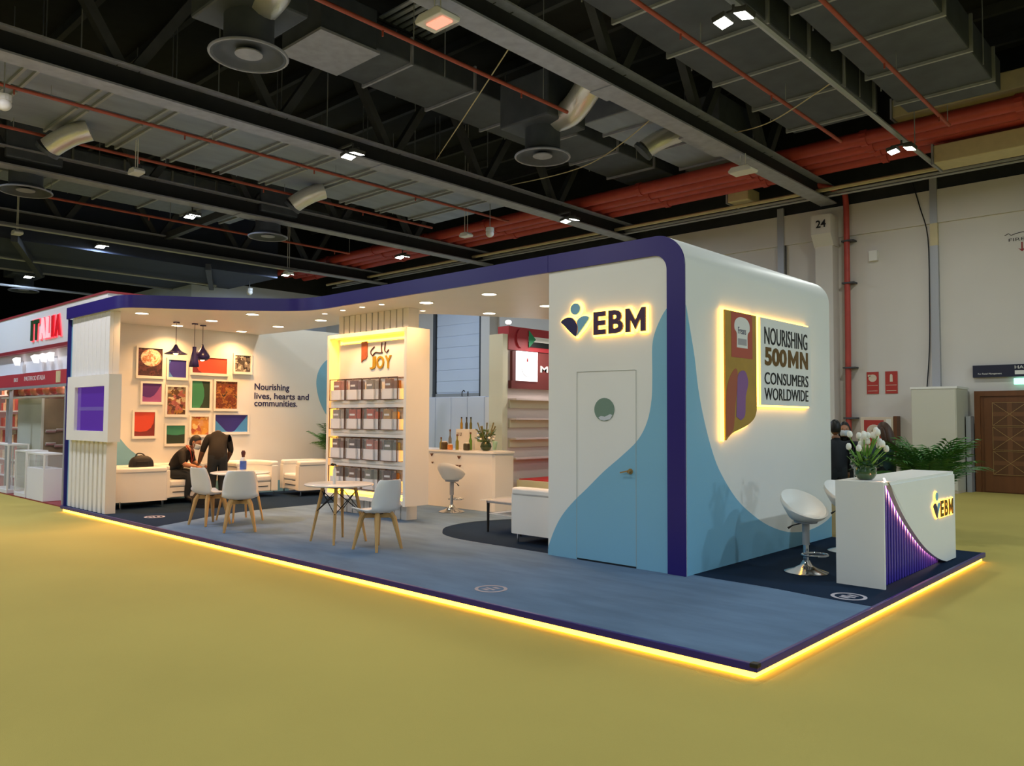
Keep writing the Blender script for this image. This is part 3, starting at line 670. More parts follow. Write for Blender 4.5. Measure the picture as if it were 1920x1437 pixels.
# purple portal frame on the front
po = rprof(TX0, TX1 - .002, PZ, ZT, .33)[1:]           # outer from bottom right, round, to top left
pi_ = rprof(TX0, TX1 - .205, PZ, ZF, .16)[1:]
fr = MB(); y0, y1 = TY0 - .022, TY0
n = len(po)
vs = [(p[0], y0, p[1]) for p in po] + [(p[0], y0, p[1]) for p in pi_] + [(p[0], y1, p[1]) for p in po] + [(p[0], y1, p[1]) for p in pi_]
fs = [(i, i + 1, n + i + 1, n + i) for i in range(n - 1)] + [(i + 1, i, 2 * n + i, 2 * n + i + 1) for i in range(n - 1)] + [(n + i, n + i + 1, 3 * n + i + 1, 3 * n + i) for i in range(n - 1)] + [(0, n, 3 * n, 2 * n), (n - 1, 2 * n - 1, 4 * n - 1, 3 * n - 1)]
fr.add(vs, fs); fix_normals(fr.build('portal_frame', m_purple, t))
# teal wave on the front
wv = [(v[0], v[1]) for v in catmull([(-5.9, .16), (-5.88, .23), (-5.79, .42), (-5.68, .58), (-5.52, .74), (-5.34, .89), (-5.12, 1.08), (-4.88, 1.26), (-4.68, 1.43), (-4.565, 1.62), (-4.51, 1.85), (-4.5, 2.12), (-4.5, 2.4), (-4.46, 2.56), (-4.38, 2.71), (-4.315, 2.79)], 4)]
MB().prism(wv + [(-4.315, PZ), (-5.9, PZ)], 'y', TY0 - .004, TY0).build('front_wave', m_teal, t)
wv2 = [(v[0], v[1]) for v in catmull([(6.96, 2.79), (7.02, 2.6), (7.12, 2.28), (7.19, 1.96), (7.31, 1.63), (7.48, 1.3), (7.66, 1.07), (7.99, .79), (8.36, .59), (8.76, .43), (9.19, .32), (9.52, .275), (9.88, .26), (10.22, .285), (10.49, .33), (10.65, .38)], 4)]
MB().prism(wv2 + [(10.65, PZ), (6.96, PZ)], 'x', TX1, TX1 + .004).build('side_wave', m_teal, t)
# the flush door in the front
dleaf = MB(); yy = TY0 - .0055
seam = M('door_seam', '#b4b7b0', .7)
for a, b in (((-5.485, .12), (-5.485, 2.17)), ((-5.485, 2.17), (-4.71, 2.165)), ((-4.70, 2.165), (-4.70, .12))):
    dleaf.bar((a[0], yy, a[1]), (b[0], yy, b[1]), .004, .003, roll=(0, 1, 0))
dleaf.build('door_seam', seam, t); MB().box(-5.48, -4.7, TY0 - .006, TY0 - .001, PZ, PZ + .018).build('door_gap', M('gap_black', '#0d1a22', .9), t)
pl = MB().prism(ell(-5.11, 1.75, .132, .125), 'y', TY0 - .008, TY0 - .002).build('door_porthole', M('porthole_glass', '#7d9484', .1), t)
MB().prism([(-5.185, 1.665), (-5.15, 1.68), (-5.1, 1.672), (-5.03, 1.7), (-5.0, 1.69), (-5.03, 1.645), (-5.11, 1.63), (-5.16, 1.64)], 'y', TY0 - .0095, TY0 - .008).build('porthole_print', M('porthole_pale', '#cfd3da', .4), pl)
hd = MB(); hd.cyl((-4.77, TY0 - .05, 1.1), (-4.77, TY0, 1.1), .018, n=10); hd.bar((-4.77, TY0 - .05, 1.105), (-4.87, TY0 - .05, 1.085), .014, .014); hd.cyl((-4.77, TY0 - .012, 1.1), (-4.77, TY0, 1.1), .03, n=12)
hd.build('door_handle', m_inlay, t)

# backlit logo on the front
FR = lambda x, z: ((x, TY0 - .02, z), (1, 0, 0), (0, 0, 1), (0, -1, 0))
t = thing('backlit_logo', 'backlit EBM lettering with a person-shaped emblem on the tower front', 'logo sign', (0, 0, 0))
for ch, x0, x1 in (('E', -5.225, -5.062), ('B', -5.025, -4.835)):
    text_obj('letter', ch, m_plum, ((x0, TY0 - .03, 2.562), (1, 0, 0), (0, 0, 1), (0, -1, 0)), x1 - x0, .25, .02, .035, t)
    text_obj('letter_halo', ch, m_ledsoft, ((x0, TY0 - .004, 2.562), (1, 0, 0), (0, 0, 1), (0, -1, 0)), x1 - x0, .25, .024, .05, t, grow=.018)
def bold_m(x0, z0, w, h, g=0.0):
    b = .24
    P = [(0, 0), (b, 0), (b, .56), (.5, .1), (1 - b, .56), (1 - b, 0), (1, 0), (1, 1), (.8, 1), (.5, .48), (.2, 1), (0, 1)]
    N = [(-1, -1), (1, -1), (1, -2), (0, -1.4), (-1, -2), (-1, -1), (1, -1), (1, 1), (-.6, 1), (0, 1.4), (.6, 1), (-1, 1)]
    return [(x0 + p[0] * w + n[0] * g, z0 + p[1] * h + n[1] * g) for p, n in zip(P, N)]
def bold_n(x0, z0, w, h):
    b = .24
    return [(x0 + p[0] * w, z0 + p[1] * h) for p in [(0, 0), (b, 0), (b, .62), (1 - b, 0), (1, 0), (1, 1), (1 - b, 1), (1 - b, .38), (b, 1), (0, 1)]]
MB().prism(bold_m(-4.805, 2.562, .25, .25), 'y', TY0 - .05, TY0 - .03).build('letter', m_plum, t)
def bold_n(x0, z0, w, h):
    b = .24
    return [(x0 + p[0] * w, z0 + p[1] * h) for p in [(0, 0), (b, 0), (b, .62), (1 - b, 0), (1, 0), (1, 1), (1 - b, 1), (1 - b, .38), (b, 1), (0, 1)]]
MB().prism(bold_m(-4.805, 2.562, .25, .25, .018), 'y', TY0 - .028, TY0 - .004).build('letter_halo', m_ledsoft, t)
LL = [(-5.68, 2.747), (-5.601, 2.783), (-5.529, 2.777), (-5.469, 2.722), (-5.444, 2.664), (-5.458, 2.596), (-5.476, 2.564), (-5.547, 2.616), (-5.637, 2.698)]
RL = [(-5.438, 2.664), (-5.455, 2.73), (-5.406, 2.772), (-5.337, 2.783), (-5.285, 2.757), (-5.337, 2.692), (-5.406, 2.62), (-5.468, 2.563), (-5.444, 2.609)]
def sm(p, n=3): return [(v[0], v[1]) for v in catmull([(*q, 0) for q in p], n, True)]
def grow(p, g):
    cx = sum(q[0] for q in p) / len(p); cz = sum(q[1] for q in p) / len(p); out = []
    for x, z in p:
        l = math.hypot(x - cx, z - cz); out.append((cx + (x - cx) * (1 + g / l), cz + (z - cz) * (1 + g / l)))
    return out
for nm, poly, mt in (('emblem_leaf', sm(LL), m_navy), ('emblem_leaf', sm(RL), m_teal), ('emblem_head', ell(-5.478, 2.871, .068, .064, n=20), m_teal)):
    MB().prism(poly, 'y', TY0 - .05, TY0 - .03).build(nm, mt, t)
    MB().prism(grow(poly, .02), 'y', TY0 - .028, TY0 - .004).build('emblem_halo', m_ledsoft, t)

# the two backlit panels on the side wall
XW = TX1
t = thing('backlit_text_panel', 'white backlit panel reading nourishing 500MN consumers worldwide', 'sign panel', (0, 0, 0))
MB().box(XW + .045, XW + .065, 8.47, 9.88, 1.815, 2.815).build('panel', m_white, t)
hl = MB()
for a in ((8.45, 8.475, 1.795, 2.835), (9.86, 9.885, 1.82, 2.80), (8.475, 9.86, 1.795, 1.82), (8.475, 9.86, 2.81, 2.835)): hl.box(XW + .006, XW + .04, a[0], a[1], a[2], a[3])
hl.build('edge_glow', m_ledsoft, t)
for s, y0, w, z0, h, off, mt in (('NOURISHING', 8.57, 1.19, 2.515, .2, .0, m_darkmetal), ('500', 8.575, .58, 2.27, .215, .035, m_gold), ('CONSUMERS', 8.565, 1.215, 2.055, .14, .0, m_darkmetal), ('WORLDWIDE', 8.56, 1.215, 1.875, .14, .0, m_darkmetal)):
    text_obj('lettering', s, mt, ((XW + .065, y0, z0), (0, 1, 0), (0, 0, 1), (1, 0, 0)), w, h, .006, off, t)
MB().prism(bold_m(9.2, 2.275, .29, .21), 'x', XW + .065, XW + .071).build('lettering', m_gold, t); MB().prism(bold_n(9.54, 2.275, .235, .21), 'x', XW + .065, XW + .071).build('lettering', m_gold, t)
t = thing('backlit_picture_panel', 'gold and rust backlit panel with a white bread-shaped label and curved foot', 'sign panel', (0, 0, 0))
pp = [(7.65, 2.815), (8.37, 2.815)] + [(v[0], v[1]) for v in catmull([(8.37, 1.82, 0), (8.36, 1.74, 0), (8.3, 1.66, 0), (8.15, 1.59, 0), (7.95, 1.54, 0), (7.78, 1.5, 0), (7.66, 1.43, 0)], 4)] + [(7.65, 1.43)]
MB().prism(pp, 'x', XW + .045, XW + .065).build('panel', M('print_gold', '#b08a38', .45, var=.08, vscale=5), t)
MB().prism(grow(pp, .022), 'x', XW + .006, XW + .04).build('edge_glow', m_ledsoft, t)
X2 = XW + .065
MB().box(X2, X2 + .002, 7.78, 8.27, 2.32, 2.805).build('red_label', M('print_rust_red', '#b35240', .45), t)
br = [(v[0], v[1]) for v in catmull([(7.9, 2.43, 0), (7.9, 2.58, 0), (7.85, 2.63, 0), (7.86, 2.71, 0), (7.95, 2.76, 0), (8.1, 2.76, 0), (8.19, 2.71, 0), (8.2, 2.63, 0), (8.15, 2.58, 0), (8.15, 2.43, 0)], 4)]
MB().prism(br, 'x', X2 + .002, X2 + .004).build('bread_mark', m_lampwhite, t)
text_obj('brand_lettering', 'Freans', m_navy, ((X2 + .004, 7.93, 2.58), (0, 1, 0), (0, 0, 1), (1, 0, 0)), .18, .075, .002, 0, t)
MB().box(X2 + .004, X2 + .006, 7.925, 8.125, 2.46, 2.53).build('label_band', M('print_grey', '#a9a4a6', .5), t)
sw = [(v[0], v[1]) for v in catmull([(7.66, 1.46, 0), (7.66, 1.9, 0), (7.74, 2.1, 0), (7.88, 2.2, 0), (7.92, 2.08, 0), (7.86, 1.8, 0), (7.82, 1.56, 0), (7.74, 1.49, 0)], 4)]
MB().prism(sw, 'x', X2, X2 + .002).build('rust_swash', M('print_rust', '#a8593f', .45), t)
sw = [(v[0], v[1]) for v in catmull([(7.88, 1.68, 0), (7.9, 1.95, 0), (7.93, 2.14, 0), (8.08, 2.18, 0), (8.16, 2.06, 0), (8.1, 1.9, 0), (8.08, 1.7, 0), (7.98, 1.64, 0)], 4)]
MB().prism(sw, 'x', X2 + .001, X2 + .003).build('purple_swash', M('print_purple', '#8a5c92', .45), t)

# ------------------------------------------------------------------ picture wall
WX = -14.9
t = thing('picture_wall', 'cream booth wall carrying framed pictures, lettering and teal curves', 'wall', (0, 0, 0))
MB().box(WX - .15, WX, 4.96, 10.62, PZ + .007, 3.53).build('wall_panel', m_white, t)
pts = [(v[0], v[1]) for v in catmull([(4.92, 1.75, 0), (5.3, 1.62, 0), (5.63, 1.28, 0), (5.8, 1.08, 0), (5.99, .93, 0), (6.24, .79, 0), (6.6, .62, 0), (7.2, .45, 0), (7.9, .36, 0), (8.74, .335, 0), (9.1, .34, 0)], 4)]
MB().prism(pts + [(9.1, PZ), (4.92, PZ)], 'x', WX, WX + .003).build('teal_curve', m_teal, t)
pts = [(v[0], v[1]) for v in catmull([(10.61, 3.1, 0), (10.3, 3.06, 0), (10.0, 2.92, 0), (9.82, 2.73, 0), (9.74, 2.5, 0), (9.75, 2.26, 0), (9.84, 1.97, 0), (10.02, 1.68, 0), (10.3, 1.35, 0), (10.61, 1.1, 0)], 4)]
MB().prism(pts, 'x', WX, WX + .003).build('teal_curve', m_teal, t)
for s, z0, w, h in (('Nourishing', 2.165, .80, .175), ('lives, hearts and', 2.0, 1.28, .15), ('communities.', 1.87, 1.0, .125)):
    text_obj('wall_lettering', s, m_navy, ((WX, 8.27, z0), (0, 1, 0), (0, 0, 1), (1, 0, 0)), w, h, .006, .012, t)

# framed pictures
FRAMES = dict(
 a=(5.93, 6.37, 2.4, 2.91, 'framed food photo of a bowl, top left of the picture wall', 'photo', ['#2a1a1c', '#4a2c30', '#33202a', '#6a3a3c', '#241618']),
 b=(6.49, 6.83, 2.39, 2.72, 'framed indigo print with a light blue edge under the flared lamp', '#3b3591', ('#5a8fd0', [(0, 0), (.28, 0), (.06, .32), (.05, .75), (.16, 1), (0, 1)])),
 c=(6.95, 7.65, 2.5, 2.8, 'wide framed coral print behind the pendant lamps', '#e2563f', ('#7e2f35', [(0, 0), (.3, 0), (.18, .16), (.12, .42), (.1, .75), (0, .8)])),
 d=(7.82, 8.16, 2.56, 2.89, 'framed black and white package photo, rightmost of the wall', 'photo', ['#141011', '#cfc6b8', '#2a2020', '#8f857a', '#181415']),
 e=(6.02, 6.37, 1.92, 2.26, 'framed purple print with a dark bowl shape, left column', '#a05590', ('#5a2f78', [(0, 1), (0, .32), (.2, .25), (.42, .24), (.62, .36), (.8, .62), (1, .97), (1, 1)])),
 f=(6.48, 6.83, 1.69, 2.21, 'tall framed photo of snacks on dark ground, second column', 'photo', ['#1e1412', '#b57f3c', '#2a1a18', '#ead6b0', '#2c1c1a', '#b5685f']),
 g=(6.95, 7.31, 1.82, 2.34, 'tall framed green print with a dark right side', '#30402f', ('#3f8a62', [(0, 0), (.45, 0), (.62, .2), (.7, .45), (.68, .7), (.55, 1), (0, 1)])),
 h=(7.43, 7.88, 1.81, 2.35, 'framed rusty brown food photo right of the green print', 'photo', ['#3a180f', '#8a4520', '#5c2a16', '#b87838', '#2c2620']),
 i=(5.89, 6.26, 1.29, 1.73, 'framed orange-red print with maroon base, lower left', '#7a2f30', ('#cf4a35', [(0, .2), (.3, .17), (.6, .2), (.82, .34), (.94, .55), (1, .95), (1, 1), (0, 1)])),
 j=(6.48, 6.83, 1.14, 1.48, 'framed two-tone green print just above the seated man', '#2f3d32', ('#3f8a6e', [(0, .52), (.3, .47), (.6, .46), (1, .52), (1, 1), (0, 1)])),
 k=(6.95, 7.3, 1.3, 1.65, 'small framed photo of yellow biscuits beside the standing person', 'photo', ['#a8402c', '#dba24a', '#c9853a', '#f0cf8c', '#b25a4a']),
 l=(7.43, 8.12, 1.35, 1.69, 'wide framed indigo V print with light blue corners', '#4a8fcf', ('#332d80', [(0, 1), (0, .72), (.34, .04), (.42, 0), (.52, 0), (.6, .06), (.98, .95), (1, 1)])))
for i, (k, v) in enumerate(FRAMES.items()):
    y0, y1, z0, z1, lab = v[:5]; x = WX + .003
    t = thing('picture_frame', lab, 'picture', (x, (y0 + y1) / 2, z0 - .05), group='framed prints on the picture wall'); w, h = y1 - y0, z1 - z0; b = .035
    f = MB(); f.box(0, .045, -w / 2 - b, w / 2 + b, 0, .05); f.box(0, .03, -w / 2 - b, w / 2 + b, .05 + h, .05 + h + b); f.box(0, .03, -w / 2 - b, -w / 2, .05, .05 + h); f.box(0, .03, w / 2, w / 2 + b, .05, .05 + h)
    f.build('frame', m_white, t)
    if v[5] == 'photo':
        MB().box(0, .012, -w / 2, w / 2, .05, .05 + h).build('photo_print', print_mat('food_print_' + k, v[6], {'f': 13, 'k': 11, 'd': 14}.get(k, 9), 'voronoi' if k in 'dfk' else 'noise', i * 1.3), t)
        if k == 'a':
            MB().prism(ell(.02, .05 + h * .66, .19, .16), 'x', .012, .014).build('bowl_print', print_mat('bowl_print', ['#c9974a', '#f3e6cf', '#a95d28', '#efe0c4'], 8, 'noise', 4.2), t)
    else:
        MB().box(0, .012, -w / 2, w / 2, .05, .05 + h).build('print', M('print_' + k, v[5], .5), t)
        c2, poly = v[6]; MB().prism([(-w / 2 + p[0] * w, .05 + p[1] * h) for p in poly], 'x', .012, .014).build('print_shape', M('print2_' + k, c2, .5), t)

# pendant lamps
m_cord = M('lamp_cord', '#3a3030', .6); m_shade = M('indigo_lamp_shade', '#2b2359', .25); m_bulb = M('lamp_bulb', '#fff0d0', .5, emit='#ffdc9a', estr=6)
def pendant(x, y, prof, z0, lab, bulb_r=.045, bulb_z=.05):
    t = thing('pendant_lamp', lab, 'lamp', (x, y, 0), group='indigo pendant lamps')
    MB().lathe([(.055, ZF), (.055, ZF - .02), (.01, ZF - .025)], 16, cap=False).build('ceiling_rose', m_shade, t)
    zt = z0 + prof[-1][1]; MB().tube([(0, 0, ZF - .02), (0, 0, zt - .01)], .005, 5).build('cord', m_cord, t)
    MB().lathe([(r, z0 + z) for r, z in prof], 24, cap=False).build('lamp_shade', m_shade, t, smooth=60, solid=.006)
    MB().sphere((0, 0, z0 + bulb_z), bulb_r, 12, 8).build('bulb', m_bulb, t, smooth=60)
pendant(-14.0, 6.23, [(.195, 0), (.15, .02), (.09, .055), (.05, .1), (.025, .15), (.012, .17)], 2.765, 'wide flared indigo pendant lamp, leftmost', .05, .03)
pendant(-13.96, 6.55, [(.085, 0), (.07, .1), (.05, .2), (.035, .27), (.03, .3), (.032, .36), (.02, .362)], 2.55, 'slim bottle-shaped indigo pendant lamp in the middle', .03, .05)
pendant(-14.1, 6.77, [(.085, 0), (.12, .03), (.13, .07), (.09, .15), (.045, .2), (.02, .25), (.01, .29)], 2.69, 'teardrop indigo pendant lamp, rightmost', .05, .03)

# ------------------------------------------------------------------ television column
t = thing('television_column', 'white fluted column with a purple screen at the booth left end', 'column', (0, 0, 0))
MB().box(-14.95, -13.28, 4.90, 5.0, PZ, ZF).build('column_core', m_white, t)
MB().box(-15.06, -14.95, 4.86, 4.9, PZ, ZF).build('teal_panel', m_teal, t); MB().box(-15.1, -15.06, 4.81, 4.95, PZ, ZF).build('purple_fin', m_purple, t)
s0 = s1 = None
for i in range(9):
    x = -14.95 + i * (1.67 - .115) / 8
    if s0 is None: s0 = MB().box(0, .115, 4.84, 4.9, PZ, 1.26).build('lower_slat', m_white, t); s0.location = (x, 0, 0)
    else: share(s0, 'lower_slat', t, (x, 0, 0))
for i in range(9):
    x = -14.95 + i * (1.67 - .178) / 8
    if s1 is None: s1 = MB().box(0, .178, 4.84, 4.9, 2.3, ZF).build('upper_slat', m_whitegloss, t, bevel=.006); s1.location = (x, 0, 0)
    else: share(s1, 'upper_slat', t, (x, 0, 0))
bx = MB(); X0, X1, Z0, Z1 = -14.88, -13.03, 1.245, 2.315; a0, a1, b0, b1 = -14.52, -13.22, 1.41, 2.13; ya, yb = 4.76, 4.95
bx.box(X0, a0, ya, yb, Z0, Z1); bx.box(a1, X1, ya, yb, Z0, Z1); bx.box(a0, a1, ya, yb, Z0, b0); bx.box(a0, a1, ya, yb, b1, Z1)
bx.build('screen_surround', m_white, t)
MB().box(a0, a1, ya + .05, ya + .07, b0, b1).build('screen', M('screen_purple', '#3a2470', .08, emit='#6c3fae', estr=.42), t)
sc = MB(); sc.box(a0 + .1, a1 - .1, ya + .048, ya + .05, 1.74, 1.80); sc.build('screen_caption', M('screen_caption', '#5b4a90', .1, emit='#8d74c8', estr=.25), t)

# ------------------------------------------------------------------ JOY display unit
BX0, BX1, BY0, BY1, BZ0, BZ1 = -11.17, -9.12, 7.5, 7.95, .36, 3.0
t = thing('fluted_pillar', 'white fluted pillar rising behind the JOY display cabinet', 'pillar', (0, 0, 0))
MB().box(-11.2, -9.38, 7.8, 7.95, PZ, ZF).build('pillar_core', m_white, t)
f0 = None
for i in range(12):
    x = -11.2 + i * (1.82 - .125) / 11
    if f0 is None: f0 = MB().box(0, .125, 7.745, 7.8, PZ, ZF).build('flute', m_white, t); f0.location = (x, 0, 0)
    else: share(f0, 'flute', t, (x, 0, 0))
t = thing('display_cabinet', 'large white wall-hung display cabinet glowing yellow inside, marked JOY', 'cabinet', (0, 0, 0))
sh = MB(); w = .06
sh.box(BX0, BX0 + w, BY0, 7.73, BZ0, BZ1); sh.box(BX1 - w, BX1, BY0, BY1, BZ0 - .02, BZ1); sh.box(BX0 + w, BX1 - w, BY0, 7.73, BZ0, BZ0 + w); sh.box(BX0 + w, BX1 - w, BY0, 7.73, BZ1 - w, BZ1); sh.box(BX0 + w, BX1 - w, 7.68, 7.73, BZ0 + w, BZ1 - w)
sh.build('cabinet_shell', m_white, t)
PXa, PXb = BX0 + w + .12, BX1 - w - .12
MB().box(PXa, PXb, 7.62, 7.66, BZ0 + .2, BZ1 - w - .1).build('back_panel', m_white, t)
g = MB(); y0, y1 = 7.655, 7.675
g.box(PXa - .03, PXa - .005, y0, y1, BZ0 + .1, BZ1 - .1); g.box(PXb + .005, PXb + .03, y0, y1, BZ0 + .1, BZ1 - .1); g.box(PXa, PXb, y0, y1, BZ1 - w - .08, BZ1 - w - .055); g.box(PXa - .08, PXb + .08, y0 - .03, y1, BZ0 + .075, BZ0 + .12)
g.build('led_strip', M('cabinet_led', '#ffc860', .5, emit='#ffac28', estr=21), t)
ROWZ = (1.92, 1.46, .99, .53)
for k, z in enumerate(ROWZ):
    MB().box(BX0 + w + .04, BX1 - w - .02, 7.52, 7.62, z - (.115 if k < 3 else .03), z).build('shelf', m_white, t)
# JOY lettering
for ch, x0, x1 in (('J', -10.16, -10.01), ('O', -9.99, -9.8), ('Y', -9.78, -9.62)):
    text_obj('letter', ch, M('letter_gold', '#c9a02c', .3, metal=.4), ((x0, 7.62, 2.41), (1, 0, 0), (0, 0, 1), (0, -1, 0)), x1 - x0, .2, .015, .02, t)
sc = MB()
for pts in ([(-10.05, 2.76), (-10.13, 2.71), (-10.14, 2.66), (-10.1, 2.63)], [(-10.1, 2.62), (-10.02, 2.67), (-9.92, 2.66), (-9.84, 2.66)], [(-9.86, 2.82), (-9.87, 2.74), (-9.86, 2.66)], [(-9.77, 2.82), (-9.79, 2.7), (-9.74, 2.66), (-9.69, 2.7)]):
    sc.tube(catmull([(p[0], 7.612, p[1]) for p in pts], 4), .009, 6)
sc.build('script_strokes', M('letter_maroon', '#4a2022', .4), t)
MB().prism([(-10.38, 2.86), (-10.23, 2.86), (-10.23, 2.62), (-10.26, 2.58), (-10.33, 2.57), (-10.38, 2.53)], 'y', 7.605, 7.62).build('emblem', M('emblem_copper', '#a85a35', .4, var=.2, vscale=8), t)

# the sixteen acrylic product boxes
PROD = [['#9a5a4a', '#4a2a42', '#6f6d6b', '#6a3f26'], ['#7f7973', '#a0301f', '#a83a28', '#b08440'], ['#5a2e2a', '#1f1c34', '#a5645a', '#4f5a54'], ['#40231b', '#4f2818', '#6a6f64', '#451c20']]
PN = [['dusty pink', 'dark purple', 'silver grey', 'brown'], ['pale grey', 'red', 'brick red', 'tan'], ['cocoa brown', 'dark navy', 'rose pink', 'grey-green'], ['dark brown', 'chestnut', 'sage grey', 'maroon']]
ROWN = ('top', 'second', 'third', 'bottom')
m_edge = M('acrylic_edge', '#4a3022', .3); m_ped = M('pedestal_white', '#e3e3e6', .45)
xs = [BX0 + w + .075 + i * .445 for i in range(4)]
for r in range(4):
    for c in range(4):
        t = thing('product_box', PN[r][c] + ' biscuit packs in a clear display box, ' + ROWN[r] + ' row of the JOY cabinet', 'display box', (xs[c], 7.46, ROWZ[r]), group='clear product boxes in the display cabinet')
        W, D, H = .425, .155, .345
        e = MB(); q = .011
        for x in (0, W - q):
            for y in (0, D - q): e.box(x, x + q, y, y + q, 0, H)
        for y in (0, D - q):
            for z in (0, H - q): e.box(q, W - q, y, y + q, z, z + q)
        e.build('acrylic_edges', m_edge, t); MB().box(q, W - q, .001, .004, q, H - q).build('acrylic_front', m_acry, t)
        MB().box(.02, W - .16, .02, D - .02, .008, .17).build('pedestal', m_ped, t); MB().box(W - .15, W - .02, .05, D - .02, .008, .17).build('pedestal', m_ped, t)
        pm = M('pack_%d_%d' % (r, c), PROD[r][c], .45, var=.25, vscale=14)
        o = random.uniform(-.02, .02)
        pk = MB().box(.06 + o, .23 + o, .04, .1, .17, .32).build('biscuit_pack', pm, t, bevel=.006); pk.rotation_euler = (0, 0, random.uniform(-.1, .1))
        MB().box(.25 + o, .37 + o, .06, .11, .17, .17 + random.uniform(.11, .15)).build('biscuit_pack', pm, t, bevel=.006)
        MB().box(.085 + o, .205 + o, .036, .04, .22, .25).build('pack_band', m_ped, pk)

# ------------------------------------------------------------------ bar counter at the back
t = thing('bar_counter', 'cream bar counter at the back with a cut-away corner', 'counter', (0, 0, 0))
MB().prism([(-12.2, 9.36), (-9.22, 9.42), (-9.18, 9.46), (-9.18, 9.9), (-9.6, 9.98), (-12.2, 9.98)], 'z', PZ, 1.06).build('counter_body', m_white, t)
MB().prism([(-12.2, 9.33), (-9.16, 9.39), (-9.15, 9.9), (-9.6, 10.0), (-12.2, 10.0)], 'z', 1.06, 1.092).build('counter_top', m_whitegloss, t)
mk = MB()
for x, z, s in ((-9.98, .98, .03), (-10.04, .83, .02), (-9.96, .83, .02), (-10.68, 1.0, .03), (-10.66, .86, .02)): mk.prism([(x - s, z + s * .6), (x, z + s * .3), (x + s, z + s * .6), (x, z - s)], 'y', 9.37 + .00, 9.405)
mk.build('dark_marks', m_door, t)
# ------------------------------------------------------------------ tulip chairs
def lerp(a, b, t): return a + (b - a) * t
CP = [(.235, .425, .17, 0), (.225, .448, .205, 0), (.15, .452, .225, .0), (.03, .437, .235, .0), (-.09, .435, .235, .05), (-.165, .465, .232, .35), (-.2, .54, .228, .8), (-.222, .64, .222, 1), (-.243, .73, .205, 1), (-.26, .80, .18, 1), (-.266, .825, .155, 1)]
CPs = catmull([(a, b, c) for a, b, c, d in CP], 3)
def chair_shell():
    n = len(CPs)
    def fn(u, v):
        i = min(n - 1, int(round(u * (n - 1)))); y, z, hw = CPs[i]; s = v * 2 - 1; k = max(0, min(1, (z - .44) / .1))
        c = abs(s) ** 3
        x = s * hw; zz = z + c * .045 * (1 - k); yy = y + c * .07 * k
        return (x, yy, zz)
    return MB().grid(fn, n, 13)
def make_chair(label, loc, rz):
    t = thing('dining_chair', label, 'chair', loc, rz, group='white tulip chairs')
    chair_shell().build('seat_shell', m_shell, t, smooth=60, solid=.014)
    MB().box(-.18, .18, -.14, .17, .45, .472).build('seat_pad', m_leather, t, bevel=.01)
    for sx in (-1, 1):
        for sy in (-1, 1):
            m = MB(); m.tube([(sx * .105, sy * .105, .425), (sx * .135, sy * .135, .36), (sx * .2, sy * .2, 0)], [.03, .032, .016], 8); m.build('leg', m_wood, t, smooth=40)
    for s in (-1, 1): MB().bar((-.12, -s * .12, .395), (.12, s * .12, .395), .03, .055).build('cross_brace', m_wood, t, bevel=.004)
    MB().cyl((0, 0, .415), (0, 0, .44), .07, n=12).build('swivel_plate', m_darkmetal, t)
    return t
chA = make_chair('white tulip chair at left, seen sideways, facing the first round table', (-11.02, 5.45, PZ + .002), .15)
chB = dup(chA, (-10.13, 5.44, PZ), math.atan2(-(-.97), .5), 'white tulip chair with its back to the viewer at the first table')
chC = dup(chA, (-7.59, 5.83, PZ), PI / 2 + .1, 'white tulip chair right of the second round table, nearest the tower')
# pale green chair behind the bar
t = thing('dining_chair', 'pale green chair back showing behind the bar counter', 'chair', (-11.0, 10.9, .0), 2.6)
sh = chair_shell().build('seat_shell', M('pale_green_shell', '#bcd8a8', .4), t, smooth=60, solid=.014); sh.scale = (1.25, 1.25, 1.45)
for sx in (-1, 1):
    for sy in (-1, 1): MB().tube([(sx * .13, sy * .13, .62), (sx * .22, sy * .22, 0)], [.025, .014], 8).build('leg', m_wood, t)

# ------------------------------------------------------------------ round tables
def make_table(label, loc):
    t = thing('round_table', label, 'table', loc, 0, group='round white tables'); H = .72
    MB().lathe([(.0, H - .022), (.415, H - .022), (.425, H - .016), (.43, H - .006), (.42, H), (.0, H)], 40, cap=False).build('table_top', m_whitegloss, t, smooth=40)
    L = []
    for sx in (-1, 1):
        for sy in (-1, 1):
            MB().tube([(sx * .14, sy * .14, H - .03), (sx * .25, sy * .24, 0)], [.024, .014], 8).build('leg', m_wood, t, smooth=40)
    w = MB()
    for a in ((-1, -1, 1, -1), (1, -1, 1, 1), (1, 1, -1, 1), (-1, 1, -1, -1)):
        w.tube([(a[0] * .155, a[1] * .155, .64), (a[2] * .205, a[3] * .2, .36)], .006, 5); w.tube([(a[2] * .155, a[3] * .155, .64), (a[0] * .205, a[1] * .2, .36)], .006, 5)
    w.build('wire_brace', m_darkmetal, t); MB().box(-.17, .17, -.17, .17, H - .05, H - .022).build('under_frame', m_darkmetal, t)
    return t
make_table('round white table between the two left tulip chairs', (-11.12, 5.97, PZ + .003))
make_table('round white table with beech legs before the JOY display', (-8.41, 5.85, PZ))
